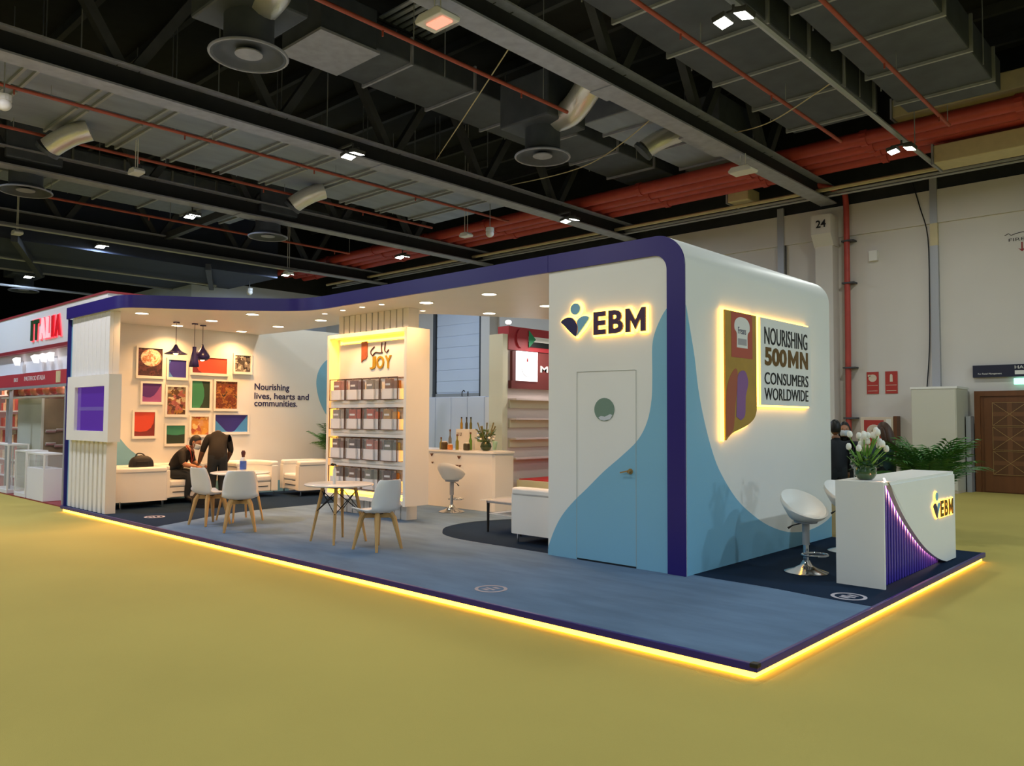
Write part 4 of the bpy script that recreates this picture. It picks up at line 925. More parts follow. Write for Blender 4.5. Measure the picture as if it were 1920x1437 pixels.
# things on the tables
t = thing('spray_bottle', 'blue labelled bottle with dark red pump on the left table', 'bottle', (-11.36, 6.14, .823))
MB().lathe([(.045, 0), (.048, .01), (.048, .16), (.04, .19), (.02, .21)], 18).build('bottle_body', m_lampwhite, t, smooth=40); MB().lathe([(.0495, .02), (.0495, .15)], 18, cap=False).build('bottle_label', M('label_blue', '#3c5cae', .4, var=.3, vscale=12), t, smooth=40)
MB().lathe([(.022, .205), (.024, .23), (.03, .25), (.034, .28), (.02, .31)], 14).build('pump_cap', M('dark_red_cap', '#4a1d1a', .4), t, smooth=40)
t = thing('pump_bottle', 'slim white pump bottle with black nozzle on the right table', 'bottle', (-8.38, 5.76, .822))
MB().lathe([(.02, 0), (.022, .01), (.022, .17), (.012, .2)], 14).build('bottle_body', m_lampwhite, t, smooth=40); MB().cyl((0, 0, .2), (0, 0, .24), .008, n=8).build('neck', m_lampwhite, t)
MB().prism([(-.07, .225), (-.065, .245), (-.04, .255), (.015, .245), (.015, .23)], 'y', -.014, .014).build('nozzle', m_black, t)

# ------------------------------------------------------------------ armchairs
def u_plan(w, d, r, th, n=8):
    """U-shaped plan, open to +y; outer then inner"""
    o = [(w / 2, d / 2)] + [(w / 2 - r + r * math.cos(-a * PI / 2 / n), -d / 2 + r + r * math.sin(-a * PI / 2 / n)) for a in range(n + 1)] + [(-w / 2 + r + r * math.cos(-PI / 2 - a * PI / 2 / n), -d / 2 + r + r * math.sin(-PI / 2 - a * PI / 2 / n)) for a in range(n + 1)] + [(-w / 2, d / 2)]
    w2, d2, r2 = w - 2 * th, d - th, max(.03, r - th * .6)
    yb = -d / 2 + th
    i = [(-w2 / 2, d / 2)] + [(-w2 / 2 + r2 + r2 * math.cos(PI + a * PI / 2 / n), yb + r2 + r2 * math.sin(PI + a * PI / 2 / n)) for a in range(n + 1)] + [(w2 / 2 - r2 + r2 * math.cos(-PI / 2 + a * PI / 2 / n), yb + r2 + r2 * math.sin(-PI / 2 + a * PI / 2 / n)) for a in range(n + 1)] + [(w2 / 2, d / 2)]
    return o + i
def make_armchair(label, loc, rz):
    t = thing('armchair', label, 'armchair', loc, rz, group='white tub armchairs')
    W, D = .86, .86
    fix_normals(MB().prism(u_plan(W, D, .26, .13), 'z', .11, .60).build('tub_wall', m_leather, t, smooth=40))
    fix_normals(MB().prism(u_plan(W + .03, D + .02, .27, .16), 'z', .585, .685).build('top_roll', m_leather, t, smooth=40, bevel=.03))
    for s in (-1, 1): MB().box(s * W / 2 - (.14 if s > 0 else -.0), s * W / 2 + (.0 if s > 0 else .14), D / 2, D / 2 + .02, .11, .60).build('arm_front', m_leather, t, bevel=.008)
    MB().box(-W / 2 + .14, W / 2 - .14, -D / 2 + .15, D / 2 - .01, .11, .29).build('seat_base', m_leather, t, bevel=.015)
    MB().box(-W / 2 + .135, W / 2 - .135, -D / 2 + .14, D / 2 + .005, .295, .42).build('seat_cushion', m_leather, t, bevel=.035)
    MB().box(-W / 2 + .2, W / 2 - .2, D / 2 - .012, D / 2 - .002, .20, .215).build('front_slot', m_steel, t)
    for x in (-W / 2 + .05, W / 2 - .05):
        for y in (-D / 2 + .12, D / 2 - .05): MB().cyl((x, y, 0), (x, y, .12), .014, n=8).build('leg', m_chrome, t)
    return t
ac = make_armchair('white tub armchair at the far left with a black bag on it', (-14.13, 5.56, PZ + .004), 0)
dup(ac, (-14.44, 6.47, PZ + .004), -PI / 2, 'white tub armchair the masked man sits on')
dup(ac, (-14.43, 7.87, PZ + .004), -PI / 2, 'white tub armchair against the wall behind the left table')
dup(ac, (-13.98, 9.02, PZ + .004), PI - .12, 'white tub armchair under the wall lettering, left of the display')
dup(ac, (-6.37, 7.75, PZ + .004), PI / 2, 'white tub armchair half hidden by the tower front')
# glass side table
t = thing('side_table', 'small glass side table with black legs beside the right armchair', 'table', (-7.35, 8.05, PZ + .004))
MB().box(-.38, .38, -.38, .38, .425, .437).build('glass_top', m_glass, t); MB().box(-.3, .3, -.3, .3, .24, .25).build('lower_shelf', m_lampwhite, t)
for x in (-.3, .3):
    for y in (-.3, .3): MB().tube([(x, y, 0), (x, y, .425)], [.014, .022], 8).build('leg', m_black, t)
MB().box(-.32, .32, -.32, .32, .395, .425).build('top_frame', m_conduit, t)

# ------------------------------------------------------------------ bar stools
def make_stool(label, loc, rz):
    t = thing('bar_stool', label, 'bar stool', loc, rz, group='white tub bar stools')
    MB().lathe([(.215, 0), (.215, .008), (.19, .018), (.12, .04), (.06, .075), (.04, .11), (.035, .12)], 28).build('base', m_chrome, t, smooth=50)
    MB().cyl((0, 0, .1), (0, 0, .3), .028, n=14).build('lower_column', m_chrome, t, smooth=40); MB().cyl((0, 0, .28), (0, 0, .52), .036, n=14).build('gas_column', m_conduit, t, smooth=40)
    MB().tube([(.0 + .13 * math.cos(a * PI / 10), .15 + .11 * math.sin(a * PI / 10), .2) for a in range(20)], .011, 6, closed=True).build('foot_ring', m_chrome, t, smooth=60)
    MB().tube([(.03, 0, .5), (.12, -.05, .47), (.16, -.07, .44)], [.006, .006, .012], 6).build('height_lever', m_black, t)
    N = 28
    def rim(a):   # a: angle, back at -y
        k = .5 - .5 * math.sin(a)
        return .575 + .245 * k, .225 + .02 * k
    def fn(u, v):
        a = v * 2 * PI; zr, rr = rim(a)
        if u < .5:     # outside, from the bottom up
            s = u / .5; r = lerp(.10, rr, s ** .6); z = lerp(.52, zr, s ** 1.35)
        else:          # inside, from the rim down
            s = (u - .5) / .5; r = lerp(rr - .028, .02, s ** 1.5); z = lerp(zr, .56, min(1, s * 1.2) ** .75)
        yoff = -.05 * max(0, (z - .6) / .2)
        return (r * math.cos(a), r * math.sin(a) + yoff, z)
    fix_normals(MB().grid(fn, 17, N, closev=True).build('tub_seat', m_leather, t, smooth=70))
    MB().lathe([(.15, .545), (.16, .56), (.15, .575), (.02, .58)], 20).build('seat_pad', m_leather, t, smooth=50); MB().lathe([(.11, .50), (.12, .525), (.05, .53)], 16).build('seat_plate', m_conduit, t)
    return t
st = make_stool('white tub bar stool on a chrome base beside the reception counter', (-3.34, 7.98, PZ + .004), -2.15)
dup(st, (-3.52, 9.58, PZ + .004), -2.1, 'white tub bar stool half hidden behind the reception counter')
dup(st, (-9.68, 8.95, PZ + .003), .35, 'white tub bar stool standing before the cream bar counter')

# ------------------------------------------------------------------ reception counter
CX0, CX1, CY0, CY1, CZ = -2.92, -2.48, 7.67, 9.99, 1.076
t = thing('reception_counter', 'white reception counter with purple ribbed side and backlit curve', 'counter', (0, 0, PZ + .003))
z0 = -(PZ + .003)
MB().box(CX0 + .03, CX1 - .09, CY0 + .03, CY1, 0, CZ - .03 + z0).build('counter_core', m_white, t)
MB().box(CX0, CX1 - .002, CY0, CY0 + .03, 0, CZ + z0).build('end_panel', m_white, t); MB().box(CX0, CX0 + .03, CY0 + .03, CY1, 0, CZ - .03 + z0).build('back_panel', m_white, t)
MB().box(CX0, CX1, CY0 + .03, CY1, CZ - .03 + z0, CZ + z0).build('counter_top', m_white, t)
cv = [(v[0], v[1]) for v in catmull([(7.77, 1.076), (7.82, 1.045), (7.98, .89), (8.2, .72), (8.44, .57), (8.69, .43), (8.95, .31), (9.23, .21), (9.45, .15), (9.62, .115)], 4)]
MB().prism([(p[0], p[1] + z0) for p in cv] + [(CY1, .112 + z0), (CY1, CZ - .03 + z0), (7.83, CZ - .03 + z0)], 'x', CX1 - .03, CX1 + .012).build('curved_panel', m_white, t)
MB().box(CX1 - .095, CX1 - .088, CY0 + .03, 9.7, 0, CZ - .03 + z0).build('ribbed_backing', M('dark_indigo_backing', '#150f3c', .5), t)
m_rib = M('purple_rib', '#4a3aa8', .2); m_ledctr = M('counter_led_halo', '#ffd070', .5, emit='#ffc050', estr=3.2)
def cvz(y):
    for a, b in zip(cv, cv[1:]):
        if a[0] <= y <= b[0]: return lerp(a[1], b[1], (y - a[0]) / (b[0] - a[0]))
    return 1.05 if y < cv[0][0] else .12
for i in range(34):
    y = CY0 + .07 + i * .078
    if y > 9.6: break
    h = min(CZ - .03, cvz(y) + .10) + z0
    if h < .03: continue
    MB().box(CX1 - .088, CX1 - .052, y - .02, y + .02, .0, h).build('rib', m_rib, t, bevel=.008)
MB().tube([(CX1 - .04, p[0] + .02, p[1] + z0 + .035) for p in cv[2:-3:2]], .007, 6).build('led_line', M('pink_warm_led', '#ffc9a8', .5, emit='#ffb08c', estr=45), t)
t = thing('backlit_logo', 'small backlit EBM lettering and emblem on the reception counter', 'logo sign', (0, 0, 0))
XC = CX1 + .012
for ch, a, b in (('E', 9.36, 9.48), ('B', 9.515, 9.64)):
    text_obj('letter', ch, m_gold, ((XC + .014, a, .62), (0, 1, 0), (0, 0, 1), (1, 0, 0)), b - a, .17, .006, .03, t)
    text_obj('letter_halo', ch, m_ledctr, ((XC + .004, a, .62), (0, 1, 0), (0, 0, 1), (1, 0, 0)), b - a, .17, .009, .05, t, grow=.012)
def mapy(p): return [(9.10 + (q[0] + 5.68) * .62, .62 + (q[1] - 2.563) * .72) for q in p]
for nm, poly, mt in (('emblem_leaf', mapy(sm(LL)), m_navy), ('emblem_leaf', mapy(sm(RL)), m_teal), ('emblem_head', ell(9.225, .846, .042, .045, n=16), m_teal)):
    MB().prism(poly, 'x', XC + .014, XC + .02).build(nm, mt, t); MB().prism(grow(poly, .013), 'x', XC + .004, XC + .013).build('emblem_halo', m_ledctr, t)
MB().prism(bold_m(9.675, .62, .165, .17), 'x', XC + .014, XC + .02).build('letter', m_gold, t); MB().prism(bold_m(9.675, .62, .165, .17, .012), 'x', XC + .004, XC + .013).build('letter_halo', m_ledctr, t)
# ------------------------------------------------------------------ flowers, plants
def frond(m, base, yaw, lean, L, n=11, w=.028, ll=.26, droop=.55, mi=0, ms=1):
    """one palm frond: bent midrib with leaflets on both sides"""
    pts = []; p = Vector(base); el = PI / 2 - lean; st = L / 10
    for i in range(11):
        pts.append(p.copy()); p = p + Vector((math.cos(yaw) * math.cos(el), math.sin(yaw) * math.cos(el), math.sin(el))) * st; el -= droop / 10 * (1 + i * .25)
    m.tube(pts, [.012 - .009 * i / 10 for i in range(11)], 5, mi=ms)
    for i in range(n):
        t = .28 + .7 * i / (n - 1); k = t * 10; a = int(min(9, k)); q = pts[a].lerp(pts[a + 1], k - a); d = (pts[a + 1] - pts[a]).normalized()
        side = d.cross(Vector((0, 0, 1)));
        if side.length < .05: side = Vector((math.sin(yaw), -math.cos(yaw), 0))
        side.normalize(); l = ll * (1 - .55 * abs(t - .55))
        for s in (-1, 1):
            dirv = (side * s * .8 + d * .75 + Vector((0, 0, -.12))).normalized(); nrm = dirv.cross(d).normalized(); wv = nrm.cross(dirv).normalized() * w / 2
            tip = q + dirv * l + Vector((0, 0, -l * .18)); mid = q + dirv * l * .5
            m.add([q, mid + wv, tip, mid - wv], [(0, 1, 2, 3)], mi)
def palm(name, label, loc, nf, L, pot=True, seed=1, h0=.35, lean=(.15, .9), ll=.26):
    rnd = random.Random(seed); t = thing(name, label, 'plant', loc)
    MB().lathe([(.13, 0), (.17, .02), (.2, .34), (.19, .36), (.17, .34), (.02, .32)], 20).build('planter', m_pot, t, smooth=40)
    for i in range(nf):
        m = MB(); a = 2 * PI * i / nf + rnd.uniform(-.3, .3); frond(m, (math.cos(a) * .04, math.sin(a) * .04, h0), a, rnd.uniform(*lean), L * rnd.uniform(.75, 1.1), 13, .034, ll, rnd.uniform(.25, .7))
        m.build('frond', [m_leaf, m_leafdk], t)
    return t
palm('potted_palm', 'bushy green palm behind the reception counter', (-3.33, 12.2, 0), 40, .95, seed=3, h0=.5, lean=(.05, .55), ll=.3)
palm('potted_palm', 'dark potted palm behind the JOY display, by the lettered wall', (-14.1, 9.86, PZ + .004), 36, .78, seed=8, h0=.62, lean=(.05, .75), ll=.3)
# tulips in a glass bowl
t = thing('flower_bowl', 'glass bowl of white tulips on the reception counter', 'vase', (-2.73, 7.93, 1.0765))
MB().lathe([(.045, 0), (.075, .015), (.095, .05), (.098, .08), (.09, .11), (.08, .135), (.083, .14)], 24, cap=False).build('glass_bowl', M('green_glass', '#35502f', .1, coat=.5), t, smooth=60, solid=.004)
MB().lathe([(.02, .004), (.07, .015), (.09, .05), (.092, .075), (.02, .08)], 22).build('green_water', M('vase_green', '#33512c', .2), t, smooth=60)
rnd = random.Random(5); m_stem = M('tulip_stem', '#6da03f', .5); m_petal = M('tulip_petal', '#f1efe4', .5)
for i in range(22):
    a = rnd.uniform(0, 2 * PI); r = rnd.uniform(.02, .19); h = .39 + rnd.uniform(-.07, .09) - r * .3; tip = (r * math.cos(a), r * math.sin(a), h)
    fl = MB().tube(catmull([(r * .15 * math.cos(a), r * .15 * math.sin(a), .06), (r * .4 * math.cos(a), r * .4 * math.sin(a), h * .6), tip], 4), .005, 6).build('stem', m_stem, t)
    MB().lathe([(.004, 0), (.021, .008), (.027, .027), (.024, .05), (.012, .066)], 10, tip).build('tulip_head', m_petal, fl, smooth=60)
for i in range(26):
    a = rnd.uniform(0, 2 * PI); r = rnd.uniform(.05, .2); h = rnd.uniform(.2, .36); d = Vector((math.cos(a), math.sin(a), 0)); s = Vector((-math.sin(a), math.cos(a), 0)) * .016
    b = Vector((0, 0, .08)) + d * .03; mid = d * r * .5 + Vector((0, 0, h * .65)); tip = d * r + Vector((0, 0, h)); m = MB(); m.add([b - s * .4, b + s * .4, mid + s, tip, mid - s], [(0, 1, 2, 4), (4, 2, 3)]); m.build('leaf', m_stem, t, solid=.002)
lf = MB()
for i in range(220):
    a = rnd.uniform(0, 2 * PI); r = rnd.uniform(.02, .13); z = rnd.uniform(.09, .25); p = Vector((r * math.cos(a), r * math.sin(a), z)); d = Vector((rnd.uniform(-1, 1), rnd.uniform(-1, 1), rnd.uniform(-.6, .8))).normalized(); s = d.orthogonal().normalized() * .014
    lf.add([p, p + d * .02 + s, p + d * .045, p + d * .02 - s], [(0, 1, 2, 3)])
o = lf.build('filler_foliage', m_leafdk, t); o['kind'] = 'stuff'
t = thing('wine_glass', 'empty stemmed glass on the counter beside the tulip bowl', 'glass', (-2.86, 8.0, 1.0765))
MB().lathe([(.03, 0), (.03, .003), (.004, .008), (.004, .09), (.02, .11), (.034, .14), (.03, .19)], 18, cap=False).build('glass', m_glass, t, smooth=60, solid=.002)

# ------------------------------------------------------------------ things on the bar
BT = 1.0925
t = thing('flower_vase', 'round dark green vase of white and green flowers on the bar', 'vase', (-9.62, 9.68, BT))
MB().lathe([(.05, 0), (.08, .02), (.1, .07), (.085, .12), (.06, .15), (.065, .16)], 20).build('vase_body', M('vase_dark_green', '#27391d', .25), t, smooth=50)
rnd = random.Random(9)
lf = MB()
for i in range(150):
    a = rnd.uniform(0, 2 * PI); r = rnd.uniform(.0, .15); z = rnd.uniform(.14, .34); p = Vector((r * math.cos(a), r * math.sin(a), z)); d = (Vector((math.cos(a), math.sin(a), rnd.uniform(0, 1)))).normalized(); s = d.orthogonal().normalized() * .014
    lf.add([p, p + d * .03 + s, p + d * .06, p + d * .03 - s], [(0, 1, 2, 3)])
o = lf.build('foliage', M('bouquet_leaf', '#4d6b2f', .5, var=.3, vscale=14), t); o['kind'] = 'stuff'
for i in range(9):
    a = i * .7; MB().tube([(.04 * math.cos(a), .04 * math.sin(a), .15), (.16 * math.cos(a), .16 * math.sin(a), .36 + .06 * (i % 3))], [.008, .012], 6).build('bud_stalk', M('bud_olive', '#6f6a3a', .5), t)
for i in range(7):
    a = i * 1.1 + .4; MB().sphere((.14 * math.cos(a), .14 * math.sin(a), .2 + .02 * (i % 4)), .022, 8, 6).build('bloom', m_petal, t, smooth=60)
t = thing('display_carton', 'white product carton with dark print standing on the bar', 'box', (-10.42, 9.72, BT))
MB().box(0, .34, 0, .2, 0, .36).build('carton', m_lampwhite, t, bevel=.004); text_obj('print', 'LU LX', M('print_brown', '#4a3328', .5), ((.03, -.001, .24), (1, 0, 0), (0, 0, 1), (0, -1, 0)), .13, .06, .002, .02, t)
tag(MB().box(-10.02, -9.72, 9.8, 9.95, BT, BT + .16).build('carton', m_lampwhite, bevel=.004), 'low white carton behind the flower vase on the bar', 'box')
BOT = [(-10.62, 9.55, .2, '#8a7b2f', 'short olive bottle, leftmost on the bar'), (-10.55, 9.7, .34, '#7c7a72', 'tall grey bottle left of the white carton'), (-10.17, 9.52, .26, '#7f7a22', 'yellow-green bottle before the white carton'), (-9.98, 9.66, .3, '#5d8a2e', 'green bottle at the right of the white carton')]
for x, y, h, c, lab in BOT:
    t = thing('oil_bottle', lab, 'bottle', (x, y, BT), group='bottles on the bar'); MB().lathe([(.028, 0), (.03, .01), (.03, h * .55), (.012, h * .72), (.012, h * .93), (.014, h * .94), (.014, h)], 14).build('bottle_body', M('bottle_' + c, c, .15, coat=.5), t, smooth=40); MB().cyl((0, 0, h * .93), (0, 0, h + .012), .016, n=10).build('cap', m_door, t)
for x, lab, c in ((-10.38, 'yellow-capped bottle standing on the white carton, left', '#b08a2c'), (-10.25, 'dark grey bottle standing on the white carton, middle', '#4e4c3e'), (-10.14, 'olive bottle standing on the white carton, right', '#6b6a35')):
    t = thing('oil_bottle', lab, 'bottle', (x, 9.82, BT + .3605), group='bottles on the bar'); MB().lathe([(.022, 0), (.024, .01), (.024, .1), (.012, .13), (.012, .2)], 12).build('bottle_body', M('bottle_' + c, c, .2), t, smooth=40); MB().cyl((0, 0, .19), (0, 0, .215), .014, n=8).build('cap', m_black, t)
for x, y, r, h, c, lab in ((-10.62, 9.72, .07, .1, '#b98a4a', 'round tan snack jar at the bar left'), (-10.5, 9.52, .06, .13, '#4c3d22', 'dark brown snack jar in front of the carton'), (-9.93, 9.52, .06, .12, '#3d3a2a', 'dark jar right of the yellow-green bottle'), (-10.33, 9.5, .05, .09, '#c77b3c', 'amber glass jar in the middle of the bar')):
    t = thing('snack_jar', lab, 'jar', (x, y, BT), group='jars on the bar'); MB().lathe([(r * .85, 0), (r, .01), (r, h * .85), (r * .8, h)], 16).build('jar_body', M('jar_' + c, c, .25, var=.3, vscale=20), t, smooth=40); MB().lathe([(r * .82, h), (r * .82, h + .012), (.01, h + .016)], 16).build('lid', m_lampwhite, t)

# ------------------------------------------------------------------ bags
def bag(name, label, loc, rz, s):
    t = thing(name, label, 'bag', loc, rz)
    m = MB()
    def fn(u, v):
        a = v * 2 * PI; k = math.sin(u * PI * .5 + .0); r = (1 - u ** 3) ** .5 if u < 1 else 0
        return (s[0] * r * math.copysign(abs(math.cos(a)) ** .7, math.cos(a)), s[1] * r * math.copysign(abs(math.sin(a)) ** .7, math.sin(a)), s[2] * u)
    m.grid(fn, 10, 20, closev=True); fix_normals(m.build('bag_body', M('black_nylon', '#17171a', .6, bump=.2, bscale=30), t, smooth=60))
    MB().tube(catmull([(-s[0] * .5, 0, s[2] * .8), (-s[0] * .3, .02, s[2] * 1.12), (s[0] * .1, .02, s[2] * 1.1), (s[0] * .3, 0, s[2] * .9)], 5), .012, 6).build('strap', m_black, t)
    MB().box(-s[0] * .55, s[0] * .4, -s[1] * .99, -s[1] * .86, s[2] * .15, s[2] * .5).build('front_pocket', m_black, t, bevel=.02)
bag('backpack', 'black backpack lying on the arm of the far left armchair', (-13.86, 5.62, .791), PI / 2, (.2, .1, .2))
bag('backpack', 'dark backpack on the floor between the seated man and the chair', (-13.15, 6.45, PZ + .004), .4, (.26, .18, .33))

# ------------------------------------------------------------------ people
def skin_mesh(joints, edges, root):
    names = list(joints); idx = {n: i for i, n in enumerate(names)}
    me = bpy.data.meshes.new('body'); me.from_pydata([joints[n][0] for n in names], [(idx[a], idx[b]) for a, b in edges], [])
    o = bpy.data.objects.new('tmp_body', me); COL.objects.link(o)
    md = o.modifiers.new('skin', 'SKIN'); md.use_smooth_shade = True; md.branch_smoothing = .6
    if not me.skin_vertices:
        raise RuntimeError('no skin layer')
    for n in names:
        r = joints[n][1]; sv = me.skin_vertices[0].data[idx[n]]; sv.radius = (r[0] * 1.3, r[1] * 1.25) if isinstance(r, tuple) else (r * 1.2, r * 1.2); sv.use_root = (n == root)
    ms = o.modifiers.new('sub', 'SUBSURF'); ms.levels = 2; ms.render_levels = 2
    dg = bpy.context.evaluated_depsgraph_get(); dg.update()
    out = bpy.data.meshes.new_from_object(o.evaluated_get(dg)); bpy.data.objects.remove(o); return out
def person(label, joints, edges, root, zones, mats, hands=(), extra=None):
    """joints: world positions; zones: function(point)->material index"""
    base = Vector((joints[root][0][0], joints[root][0][1], 0))
    J = {k: (tuple(Vector(v[0]) - base), v[1]) for k, v in joints.items()}
    me = skin_mesh(J, edges, root)
    t = thing('person', label, 'person', base)
    # fingers joined to the same mesh
    m = MB(); m.v = [tuple(v.co) for v in me.vertices]; m.f = [tuple(p.vertices) for p in me.polygons]; m.mi = [0] * len(m.f)
    segs = [(Vector(J[a][0]), Vector(J[b][0]), zones.get((a, b), 0)) for a, b in edges]
    for i, f in enumerate(m.f):
        c = sum((Vector(m.v[j]) for j in f), Vector()) / len(f); best = (9, 0)
        for a, b, z in segs:
            d = b - a; tt = max(0, min(1, (c - a).dot(d) / max(1e-9, d.length_squared))); q = (c - (a + d * tt)).length
            if q < best[0]: best = (q, z)
        m.mi[i] = best[1]
    for (w, d, u, s) in hands:       # wrist point, finger direction, palm normal
        w = Vector(w) - base; d = Vector(d).normalized(); u = Vector(u).normalized(); sd = d.cross(u).normalized()
        for k in range(4):
            ln = (.075, .085, .08, .062)[k] * s; o = w + d * .075 * s + sd * (k - 1.5) * .019 * s; m.tube([o, o + d * ln * .5 - u * .004, o + d * ln * .85 - u * .02, o + d * ln - u * .035], [.0095 * s, .009 * s, .008 * s, .006 * s], 6, mi=mats['skin_i'])
        o = w + d * .02 * s - sd * .03 * s; m.tube([o, o + (d * .6 - sd * .8) * .035 * s, o + (d * .95 - sd * .75) * .06 * s - u * .01], [.011 * s, .01 * s, .007 * s], 6, mi=mats['skin_i'])
        m.tube([w - d * .01, w + d * .03 * s, w + d * .08 * s], [.026 * s, .034 * s, .03 * s], 8, mi=mats['skin_i'])
    b = m.build('body', mats['list'], t); b.data.polygons.foreach_set('use_smooth', [True] * len(b.data.polygons))
    return t, base
def head(t, base, c, face, tilt, skin, hairm, mask=None, hair='short', s=1.0):
    """head centre c, horizontal facing vector, pitch in radians (positive looks down)"""
    h = bpy.data.objects.new('head', None); f = Vector(face).normalized()
    yaw = math.atan2(f.y, f.x) - PI / 2
    R = Matrix.Rotation(yaw, 4, 'Z') @ Matrix.Rotation(-tilt, 4, 'X'); P = Matrix.Translation(Vector(c) - base) @ R @ Matrix.Scale(s, 4)
    def put(m, name, mat, smooth=60):
        o = m.build(name, mat, t, smooth=smooth); o.matrix_local = P; return o
    m = MB()
    def fn(u, v):      # +y is the face
        ph = -PI / 2 + PI * u; a = v * 2 * PI; x, y, z = math.cos(ph) * math.cos(a), math.cos(ph) * math.sin(a), math.sin(ph)
        rx = .076 * (1 - .25 * max(0, -z) ** 1.2); ry = .096; rz = .122
        yy = y * ry
        if y > 0 and z < 0: yy *= 1 - .12 * (-z); yy += .012 * (-z)
        nose = math.exp(-((x / .22) ** 2 + ((z + .12) / .2) ** 2)) * .022 if y > .5 else 0
        brow = math.exp(-((z - .12) / .1) ** 2) * .005 if y > .4 else 0
        eye = -(math.exp(-(((abs(x) - .38) / .17) ** 2 + ((z - .02) / .1) ** 2)) * .008) if y > .4 else 0
        return (x * rx, yy + nose + brow + eye, z * rz)
    m.grid(fn, 20, 26, closev=True)
    for sx in (-1, 1): m.sphere((sx * .076, -.005, -.005), (.012, .022, .033), 8, 6)
    m.tube([(-.025, .09, -.07), (0, .098, -.068), (.025, .09, -.07)], [.004, .008, .004], 6)
    fix_normals(put(m, 'head', skin))
    e = MB()
    for sx in (-1, 1): e.sphere((sx * .03, .083, .004), (.013, .007, .007), 8, 6)
    put(e, 'eyes', m_black)
    hm = MB()
    def hf(u, v):
        a = v * 2 * PI; k = u; y = math.sin(a)
        low = -.02 if hair == 'short' else -.05
        zlow = lerp(low - (.06 if y < 0 else 0), .075, max(0, y) ** .6)
        ph = lerp(math.asin(max(-.9, min(.9, zlow / .13))), PI / 2, k)
        return (math.cos(ph) * math.cos(a) * .085, math.cos(ph) * math.sin(a) * .104 - .004, math.sin(ph) * .132)
    hm.grid(hf, 9, 26, closev=True)
    if hair == 'long':
        hm.sphere((0, -.07, -.12), (.09, .06, .2), 14, 10)
        for sx in (-1, 1): hm.sphere((sx * .075, -.02, -.1), (.03, .05, .15), 10, 8)
    if hair == 'bun': hm.sphere((0, -.11, .05), (.05, .05, .05), 10, 8)
    fix_normals(put(hm, 'hair', hairm))
    if mask:
        mk = MB()
        def mf(u, v):
            a = lerp(.12, .88, v) * PI; z = lerp(-.115, -.018, u); k = math.sin(u * PI)
            return (math.cos(a) * (.079 - .01 * (1 - u)), math.sin(a) * (.104 + .014 * k) , z)
        mk.grid(mf, 7, 13)
        for sx in (-1, 1): mk.tube([(sx * .074, .035, -.03), (sx * .082, -.01, .0)], .0025, 5); mk.tube([(sx * .07, .035, -.09), (sx * .082, -.01, -.02)], .0025, 5)
        o = mk.build('face_mask', mask, t, smooth=60, solid=.003); o.matrix_local = P
m_skin = M('skin_tan', '#b98262', .5); m_skin2 = M('skin_brown', '#8a5f44', .5); m_hair = M('hair_black', '#15100e', .5); m_hairbr = M('hair_brown', '#4a3122', .5)
m_tee = M('black_tee', '#1d1816', .8, bump=.15, bscale=20); m_trous = M('charcoal_trousers', '#23282c', .8, bump=.15, bscale=20); m_shoe = M('dark_shoes', '#1a1512', .5); m_mask = M('mask_blue_white', '#c9d2d8', .7); m_jack = M('black_jacket', '#1b1d22', .8); m_tealtop = M('dark_teal_top', '#2d4a4e', .7)

# seated man leaning forward, facing image right
f = Vector((.73, .68, 0)); s = Vector((.68, -.73, 0))           # forward, and his right (towards the viewer)
H = Vector((-14.36, 6.36, .62))
def q(fwd, side, z): return tuple(Vector((H.x, H.y, 0)) + f * fwd + s * side + Vector((0, 0, z)))
sd = PZ
J = {'pelvis': (q(0, 0, .64), (.14, .15)), 'waist': (q(.08, 0, .80), (.125, .14)), 'chest': (q(.2, 0, .95), (.13, .16)), 'neck0': (q(.32, 0, 1.06), (.07, .085)), 'neck1': (q(.36, 0, 1.1), .055)}
E_ = [('pelvis', 'waist'), ('waist', 'chest'), ('chest', 'neck0'), ('neck0', 'neck1')]
for nm, k in (('r', 1), ('l', -1)):
    J['sh' + nm] = (q(.27, k * .17, 1.01), .065); J['el' + nm] = (q(.30, k * .24, .80), .047); J['wr' + nm] = (q(.52, k * .12, .74), .03)
    J['hip' + nm] = (q(.05, k * .09, .61), .095); J['kn' + nm] = (q(.40, k * .13, .60), .068); J['an' + nm] = (q(.34, k * .13, .20), .045); J['to' + nm] = (q(.5, k * .15, .135), .04)
    E_ += [('chest', 'sh' + nm), ('sh' + nm, 'el' + nm), ('el' + nm, 'wr' + nm), ('pelvis', 'hip' + nm), ('hip' + nm, 'kn' + nm), ('kn' + nm, 'an' + nm), ('an' + nm, 'to' + nm)]
Z = {('neck0', 'neck1'): 2}
for nm in 'rl': Z.update({('el' + nm, 'wr' + nm): 2, ('hip' + nm, 'kn' + nm): 1, ('kn' + nm, 'an' + nm): 1, ('an' + nm, 'to' + nm): 3, ('pelvis', 'hip' + nm): 1})
ML = dict(list=[m_tee, m_trous, m_skin, m_shoe], skin_i=2)
t, b = person('seated man in black tee shirt and face mask leaning forward on the armchair', J, E_, 'pelvis', Z, ML, [(J['wrr'][0], f * .9 - s * .3 + Vector((0, 0, -.2)), (0, 0, 1), 1.0), (J['wrl'][0], f * .9 + s * .2 + Vector((0, 0, -.1)), (0, 0, 1), 1.0)])
head(t, b, q(.43, 0, 1.19), f, .35, m_skin, m_hair, m_mask)
ln = MB()
for k in (1, -1): ln.tube(catmull([Vector(q(.27, k * .03, 1.13)) - b, Vector(q(.33, k * .085, 1.09)) - b, Vector(q(.38, k * .07, .98)) - b, Vector(q(.36, 0, .8)) - b], 5), .009, 5)
ln.build('lanyard', M('lanyard_red', '#a33422', .6), t)

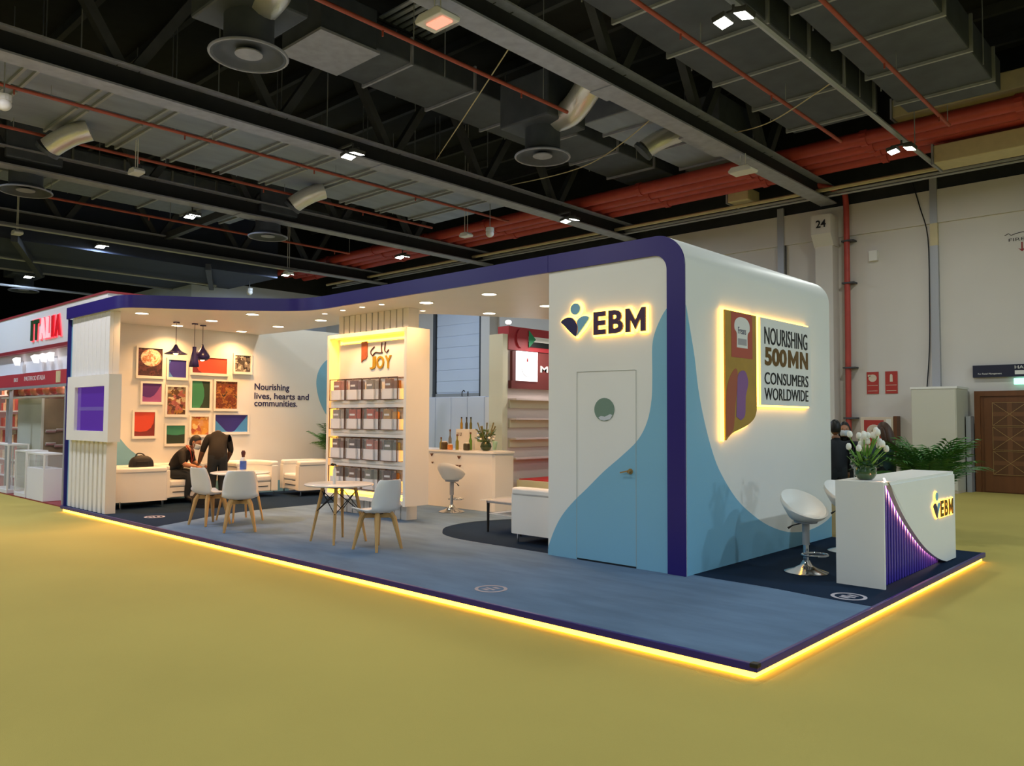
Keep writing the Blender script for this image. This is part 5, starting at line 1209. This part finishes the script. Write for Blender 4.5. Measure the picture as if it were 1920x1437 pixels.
# standing person bending forward, back to the viewer
v = Vector((-.89, .45, 0)); r = Vector((.45, .89, 0)); B0 = Vector((-14.1, 7.14, 0))
B0 = Vector((-13.75, 6.93, 0))
def q2(fwd, side, z): return tuple(B0 + v * fwd + r * side + Vector((0, 0, z)))
J = {'pelvis': (q2(0, 0, .86), (.15, .15)), 'waist': (q2(.04, 0, 1.0), (.15, .15)), 'chest': (q2(.1, 0, 1.2), (.17, .16)), 'neck0': (q2(.17, 0, 1.34), .07), 'neck1': (q2(.23, 0, 1.36), .055)}
E_ = [('pelvis', 'waist'), ('waist', 'chest'), ('chest', 'neck0'), ('neck0', 'neck1')]
for nm, k in (('r', 1), ('l', -1)):
    J['sh' + nm] = (q2(.13, k * .17, 1.29), .065); J['el' + nm] = (q2(.12, k * (.23 if k > 0 else .26), 1.02), .045); J['wr' + nm] = (q2(.26, k * (.14 if k > 0 else .32), .80), .03)
    J['hip' + nm] = (q2(0, k * .09, .82), .1); J['kn' + nm] = (q2(.02, k * .09, .48), .068); J['an' + nm] = (q2(-.03, k * .09, .17), .045); J['to' + nm] = (q2(.12, k * .1, .135), .038)
    E_ += [('chest', 'sh' + nm), ('sh' + nm, 'el' + nm), ('el' + nm, 'wr' + nm), ('pelvis', 'hip' + nm), ('hip' + nm, 'kn' + nm), ('kn' + nm, 'an' + nm), ('an' + nm, 'to' + nm)]
ML = dict(list=[m_tee, m_trous, m_skin2, m_shoe], skin_i=2)
t, b = person('standing person in black seen from behind, head bowed over the seated man', J, E_, 'pelvis', Z, ML, [(J['wrl'][0], (-.3, -.2, -.9), (.8, .2, 0), 1.0), (J['wrr'][0], v * .6 + Vector((0, 0, -.8)), tuple(r), 1.0)])
head(t, b, q2(.36, -.02, 1.27), v, 1.5, m_skin2, m_hair)

# people beyond the reception counter
def stander(label, pos, yaw, hgt, mats, face_tilt, skin, hairm, mask, hair, arm=0.0):
    f = Vector((math.cos(yaw), math.sin(yaw), 0)); r = Vector((math.sin(yaw), -math.cos(yaw), 0)); k = hgt / 1.7
    def q(fw_, sd_, z): return tuple(Vector((pos[0], pos[1], 0)) + f * fw_ * k + r * sd_ * k + Vector((0, 0, z * k)))
    J = {'pelvis': (q(0, 0, .92), (.14 * k, .12 * k)), 'waist': (q(0, 0, 1.06), (.13 * k, .1 * k)), 'chest': (q(0, 0, 1.26), (.16 * k, .115 * k)), 'neck0': (q(.0, 0, 1.43), .065 * k), 'neck1': (q(.02, 0, 1.49), .052 * k)}
    E_ = [('pelvis', 'waist'), ('waist', 'chest'), ('chest', 'neck0'), ('neck0', 'neck1')]
    for nm, s in (('r', 1), ('l', -1)):
        J['sh' + nm] = (q(0, s * .18, 1.37), .065 * k); J['el' + nm] = (q(.03 + arm * .1, s * .23, 1.1), .046 * k); J['wr' + nm] = (q(.1 + arm * .22, s * (.2 - arm * .1), .9 + arm * .15), .03 * k)
        J['hip' + nm] = (q(0, s * .09, .88), .095 * k); J['kn' + nm] = (q(.02, s * .09, .5), .065 * k); J['an' + nm] = (q(-.02, s * .09, .08), .045 * k); J['to' + nm] = (q(.13, s * .1, .04), .037 * k)
        E_ += [('chest', 'sh' + nm), ('sh' + nm, 'el' + nm), ('el' + nm, 'wr' + nm), ('pelvis', 'hip' + nm), ('hip' + nm, 'kn' + nm), ('kn' + nm, 'an' + nm), ('an' + nm, 'to' + nm)]
    Z = {('neck0', 'neck1'): 2}
    for nm in 'rl': Z.update({('hip' + nm, 'kn' + nm): 1, ('kn' + nm, 'an' + nm): 1, ('an' + nm, 'to' + nm): 3, ('pelvis', 'hip' + nm): 1})
    t, b = person(label, J, E_, 'pelvis', Z, dict(list=mats, skin_i=2), [(J['wr' + n][0], f * (.4 + arm) + Vector((0, 0, -1 + arm)), tuple(r), k) for n in 'rl'])
    head(t, b, q(.035, 0, 1.6), f, face_tilt, skin, hairm, mask, hair, k)
    return t, J
stander('person in black jacket with back turned, just right of the white tower', (-4.55, 12.0), 2.2, 1.63, [m_jack, m_trous, m_skin2, m_shoe], .1, m_skin2, m_hair, None, 'short')
stander('person with a pale face mask behind the one in the black jacket', (-4.75, 12.9), -1.25, 1.6, [m_jack, m_trous, m_skin, m_shoe], .0, m_skin, m_hair, m_mask, 'long')
t, Jw = stander('woman in dark teal top with long brown hair beside the palm', (-3.95, 12.35), 2.9, 1.6, [m_tealtop, m_trous, m_skin, m_shoe], .25, m_skin, m_hairbr, None, 'long', 1.0)
for i in range(3):
    x, y, z = Jw['wrr'][0]; tag(MB().box(x - .22, x - .02, y - .14, y + .06, z - .05 + i * .035, z - .02 + i * .035).build('booklet', M('booklet_red', '#a8402f', .5), bevel=.003), ('lowest', 'middle', 'topmost')[i] + ' of the red booklets held by the woman in teal', 'booklet', 'red booklets in hand')
t = thing('low_cabinet', 'low beige cabinet with dark top behind the white tower corner', 'cabinet', (-4.6, 11.25, 0))
MB().box(0, .75, 0, .5, 0, .72).build('cabinet_body', m_beige, t); MB().box(-.02, .77, -.02, .52, .72, .78).build('cabinet_top', m_black, t); MB().box(.05, .7, -.012, 0, .05, .68).build('cabinet_door', m_beige, t)
# ------------------------------------------------------------------ ITALIA stand at the left
m_nwhite = M('stand_white', '#e6e4e6', .5); m_maroon = M('stand_maroon', '#8e2b30', .5); m_redband = M('stand_red_band', '#b53a44', .5); m_pink = M('letter_red_glow', '#ff5a66', .4, emit='#ff4a5a', estr=1.1); m_pinkw = M('letter_white_glow', '#ffd0d4', .4, emit='#ff9aa2', estr=.7); m_lgreen = M('letter_green', '#1f4a2a', .4); m_lred = M('letter_red', '#c01420', .4, emit='#d01020', estr=.4)
t = thing('italia_stand', 'neighbouring white exhibition stand with red bands and ITALIA header', 'stand', (0, 0, 0)); it = t
MB().box(-25, -15.22, 5.49, 6.3, 3.13, 3.9).build('header_box', m_nwhite, t); MB().box(-25, -15.2, 5.47, 6.32, 3.9, 3.94).build('header_top_edge', m_maroon, t); MB().box(-25, -15.2, 5.46, 5.6, 3.06, 3.13).build('header_bottom_edge', m_maroon, t)
MB().box(-25, -15.25, 5.6, 5.7, 2.5, 3.06).build('upper_panel', m_nwhite, t)
MB().box(-25, -15.6, 5.08, 5.14, 2.25, 2.52).build('red_band', m_redband, t); MB().box(-25, -15.6, 5.06, 5.14, 2.2, 2.25).build('band_rail', m_conduit, t); MB().box(-25, -15.6, 5.14, 5.6, 2.44, 2.5).build('valance', m_nwhite, t)
text_obj('band_number', 'B03', m_nwhite, ((-19.12, 5.078, 2.36), (1, 0, 0), (0, 0, 1), (0, -1, 0)), .26, .08, .003, 0, t)
text_obj('band_lettering', 'PASTIFICIO ITALIA', m_nwhite, ((-18.42, 5.078, 2.36), (1, 0, 0), (0, 0, 1), (0, -1, 0)), 1.28, .09, .003, 0, t)
MB().box(-16.5, -16.27, 5.072, 5.08, 2.28, 2.5).build('band_picture', m_beige, t)
for x in (-19.4, -16.0): MB().box(x - .03, x + .03, 5.08, 5.14, 0, 2.2).build('stand_post', m_conduit, t)
MB().box(-25, -15.3, 8.0, 8.1, 0, 3.06).build('rear_wall', M('stand_pinkish', '#d9a89c', .6), t); MB().box(-15.3, -15.2, 5.2, 8.1, 0, 3.06).build('end_wall', m_nwhite, t); MB().box(-25, -15.3, 5.0, 8.0, 0, .02).build('stand_carpet', m_maroon, t)
MB().box(-20.15, -18.55, 5.45, 5.5, .02, 2.02).build('grey_partition', M('partition_grey', '#b3b5a6', .35), t); MB().box(-18.6, -18.55, 5.5, 7.6, .02, 2.02).build('olive_partition', M('partition_olive', '#7a6c54', .4, var=.15, vscale=3), t)
MB().box(-25, -24.9, 5.2, 8.0, 0, 3.06).build('end_wall', MATS['stand_pinkish'], t)
xs0 = -19.43; cw = [.16, .36, .38, .28, .16, .38]; x = xs0
for i, ch in enumerate('ITALIA'):
    text_obj('letter', ch, [m_lgreen, m_lgreen, m_pinkw, m_pinkw, m_lred, m_lred][i], ((x, 5.47, 3.28), (1, 0, 0), (0, 0, 1), (0, -1, 0)), cw[i] - .05, .44, .03, .03, t)
    text_obj('letter_halo', ch, m_pink, ((x, 5.487, 3.28), (1, 0, 0), (0, 0, 1), (0, -1, 0)), cw[i] - .05, .44, .015, .05, t, grow=.02)
    x += cw[i] + .04
area('stand_light', (-17.6, 5.38, 2.42), 3.0, 14, (1, .86, .8), t, shape='RECTANGLE', size_y=.2)
area('stand_light', (-21.6, 5.38, 2.42), 2.6, 14, (1, .72, .6), t, shape='RECTANGLE', size_y=.2)
for i, x in enumerate((-20.4, -19.1, -18.6, -18.15)):
    s = thing('wedge_spotlight', ('leftmost', 'second', 'third', 'rightmost')[i] + ' white wedge spotlight under the ITALIA header', 'spotlight', (x, 5.45, 2.86), group='spotlights of the ITALIA stand')
    MB().prism([(-.13, .07), (.13, .1), (.11, -.08)], 'y', -.05, .05).build('lamp_head', M('spot_glow', '#ffffff', .5, emit='#fff6ee', estr=1.3), s); MB().box(-.02, .02, .05, .14, .0, .03).build('arm', m_conduit, s)
# shelves of goods
m_goods = ['#c98a6a', '#d9b088', '#b5524a', '#e0c3a0', '#8f5a44', '#e7d9c6', '#c96a62']
t = thing('goods_shelf', 'warm lit shelving full of packets at the photo left edge', 'shelf', (-22.3, 5.62, .02))
MB().box(0, 2.0, .5, .55, 0, 2.3).build('shelf_back', MATS['stand_pinkish'], t)
for k in range(6): MB().box(0, 2.0, 0, .5, .2 + k * .38, .23 + k * .38).build('shelf_board', m_nwhite, t)
rnd = random.Random(21); gm = [M('goods_%d' % i, c, .5, var=.2, vscale=10) for i, c in enumerate(m_goods)]
ORD = ('first', 'second', 'third', 'fourth', 'fifth', 'sixth', 'seventh', 'eighth', 'ninth', 'tenth', 'eleventh', 'twelfth', 'thirteenth', 'fourteenth', 'fifteenth')
GN = ('terracotta', 'sand', 'red', 'cream', 'brown', 'white', 'coral')
for k in range(6):
    x = .03; n = 0
    while x < 1.8:
        w = rnd.uniform(.14, .24); gi = rnd.randrange(7)
        tag(MB().box(-22.3 + x, -22.3 + x + w - .02, 5.66, 5.96, .2505 + k * .38, .25 + k * .38 + rnd.uniform(.18, .3)).build('goods_packet', gm[gi], bevel=.008), GN[gi] + ' packet, ' + ORD[n] + ' from left on the ' + ('lowest', 'second', 'third', 'fourth', 'fifth', 'top')[k] + ' shelf of the ITALIA stand', 'packet', 'packets on the ITALIA stand shelves'); x += w; n += 1
# glasses-shaped packs hung under the valance
for i in range(9):
    x = -20.1 + i * .4; s = tag(MB().sphere((0, 0, 0), (.2, .08, .1), 12, 8).build('hanging_loaf', gm[(i * 2) % 4], smooth=60), ORD[i] + ' loaf-shaped pack from the left under the red band', 'packet', 'loaf packs under the red band'); s.location = (x, 5.3, 2.165 + .012 * (i % 2))
t = thing('loaf_rail', 'long pale rail carrying the loaf packs in the ITALIA stand', 'shelf', (-20.4, 5.18, 2.025)); MB().box(0, 4.3, 0, .24, 0, .03).build('rail_board', m_nwhite, t); MB().box(0, .05, .1, .15, -2.0, 0).build('rail_post', m_conduit, t); MB().box(4.25, 4.3, .1, .15, -2.0, 0).build('rail_post', m_conduit, t)
# glass showcases and white counter
def showcase(x, y, w, d, h, base, lab):
    t = thing('glass_showcase', lab, 'showcase', (x, y, .02)); MB().box(0, w, 0, d, 0, base).build('base_cabinet', m_nwhite, t, bevel=.006)
    for a in (0, w - .03):
        for b in (0, d - .03): MB().box(a, a + .03, b, b + .03, base, h).build('corner_post', m_lampwhite, t)
    MB().box(0, w, 0, d, h, h + .03).build('top_frame', m_lampwhite, t); MB().box(.03, w - .03, .005, .011, base, h).build('front_pane', m_glass, t); MB().box(w - .011, w - .005, .03, d - .03, base, h).build('side_pane', m_glass, t)
    k = base + .3
    while k < h - .1: MB().box(.03, w - .03, .03, d - .03, k, k + .012).build('glass_shelf', m_glass, t); k += .32
showcase(-18.6, 5.0, .72, .4, .9, .08, 'glass showcase with pale frame inside the ITALIA stand'); showcase(-17.78, 5.0, .98, .36, .88, .62, 'white counter with glazed top at the front of the ITALIA stand'); showcase(-20.2, 5.0, 1.1, .4, 1.0, .08, 'long glass showcase at the left photo edge')
# bright wrapped stock on the partition
for i in range(14):
    a = rnd.uniform(0, 1); s = tag(MB().box(-.1, .1, -.02, .02, -.03, .03).build('foil_sachet', M('foil_silver', '#c9c6c0', .25, metal=.6), bevel=.01), ORD[i % 7] + ' shiny sachet from the front, ' + ('lower', 'upper')[i // 7] + ' row on the olive partition', 'packet', 'sachets on the olive partition'); s.location = (-18.52, 5.6 + .19 * (i % 7) + .05 * a, 1.0 + .28 * (i // 7) + .1 * a); s.rotation_euler = (.4 + a * .3, 0, PI / 2)

# ------------------------------------------------------------------ stand with the flag, behind the tower
m_sred = M('flag_stand_red', '#a53138', .5); m_sdk = M('flag_stand_maroon', '#6f3432', .5); m_cream = M('flag_stand_cream', '#dcd8bd', .5); m_shelfw = M('flag_stand_shelf', '#d6c7c0', .5)
t = thing('flag_stand', 'red and cream stand with a flag header behind the booth', 'stand', (0, 0, 0))
MB().box(-11.4, -11.02, 11.55, 11.7, 0, 3.36).build('end_post', m_cream, t); MB().box(-11.35, -11.05, 11.7, 15.5, 0, 3.05).build('shelf_wall', m_shelfw, t)
MB().box(-11.3, -11.0, 11.7, 15.5, 3.05, 3.53).build('header', m_sred, t); MB().prism(ell(12.05, 3.3, .14, .2, n=20), 'x', -11.0, -10.96).build('header_curve', m_sred, t)
MB().box(-11.05, -10.98, 11.8, 15.5, 2.42, 3.03).build('name_band', m_sdk, t); MB().box(-11.05, -10.96, 11.75, 15.5, 2.26, 2.42).build('lower_band', m_sdk, t)
f = MB(); f.box(-10.995, -10.985, 12.3, 12.95, 3.36, 3.47); f.build('flag_red', m_sred, t); MB().box(-10.995, -10.985, 12.3, 12.95, 3.25, 3.36).build('flag_white', m_lampwhite, t); MB().box(-10.995, -10.985, 12.3, 12.95, 3.14, 3.25).build('flag_black', m_black, t)
MB().prism([(12.3, 3.12), (12.3, 3.49), (12.52, 3.305)], 'x', -10.985, -10.978).build('flag_triangle', M('flag_green', '#1f8a5a', .5), t)
lb = MB().box(-10.98, -10.93, 11.9, 12.52, 2.42, 3.03).build('light_box', M('light_box_white', '#ffffff', .5, emit='#ffffff', estr=1.6), t)
em = MB(); em.prism(ell(12.2, 2.68, .1, .14, n=18), 'x', -10.93, -10.927); em.build('light_box_emblem', M('emblem_rose', '#e8c9cc', .5, emit='#f0d6d8', estr=.9), lb); MB().prism([(12.17, 2.82), (12.23, 2.82), (12.21, 2.9), (12.19, 2.9)], 'x', -10.93, -10.926).build('light_box_flame', m_sred, lb)
MB().tube(catmull([(-10.925, 12.02, 2.68), (-10.925, 12.07, 2.57), (-10.925, 12.2, 2.51), (-10.925, 12.33, 2.57), (-10.925, 12.38, 2.68)], 4), .006, 5).build('light_box_arc', M('emblem_grey', '#9a8f92', .5), lb)
text_obj('band_lettering', 'Musa', m_lampwhite, ((-10.98, 12.66, 2.62), (0, 1, 0), (0, 0, 1), (1, 0, 0)), .75, .14, .01, .02, t)
for z in (2.02, 1.62, 1.22, .82): MB().box(-11.05, -10.82, 11.75, 15.5, z, z + .035).build('shelf_board', m_shelfw, t)
for z in (1.66, 1.26, .86): MB().box(-11.05, -11.0, 11.75, 15.5, z + .2, z + .36).build('shelf_stripe', m_cream, t)
MB().box(-10.8, -8.7, 11.75, 14.5, 0, .42).build('plinth', m_cream, t); MB().box(-10.78, -8.72, 11.8, 14.48, .42, .44).build('plinth_top', M('plinth_red', '#c02a28', .5), t)
area('flag_stand_light', (-10.3, 12.6, 3.3), .5, 25, (1, .9, .85), t)
s = thing('stand_spotlight', 'small bright spotlight at the top of the flag stand', 'spotlight', (-11.1, 11.8, 3.62)); MB().sphere((0, 0, 0), (.07, .07, .05), 12, 8).build('lamp_head', MATS['spot_glow'], s, smooth=60); MB().box(-.02, .02, -.02, .02, -.09, -.04).build('arm', m_conduit, s)
# white lockers behind the bar
t = thing('white_locker', 'row of tall white lockers behind the bar, three doors wide', 'locker', (-16.4, 14.0, 0))
MB().box(0, 2.45, 0, .6, 0, 2.2).build('locker_body', m_wallblue, t)
for i in range(4): MB().box(.02 + i * .61, .6 + i * .61, -.02, 0, .05, 2.18).build('locker_door', m_wallblue, t, bevel=.004)
MB().box(2.45, 2.75, 0, .6, 0, 2.18).build('end_panel', m_ped, t)
t = thing('tap_fitting', 'small dark twin tap on top of the white lockers', 'tap', (-15.05, 14.25, 2.2005)); MB().tube(catmull([(0, 0, 0), (0, 0, .12), (.06, 0, .17), (.1, 0, .13)], 4), .012, 6).build('spout', m_black, t); MB().cyl((.22, 0, 0), (.22, 0, .14), .014, n=8).build('side_spray', m_black, t); MB().box(-.04, .28, -.03, .03, 0, .012).build('tap_plate', m_black, t)
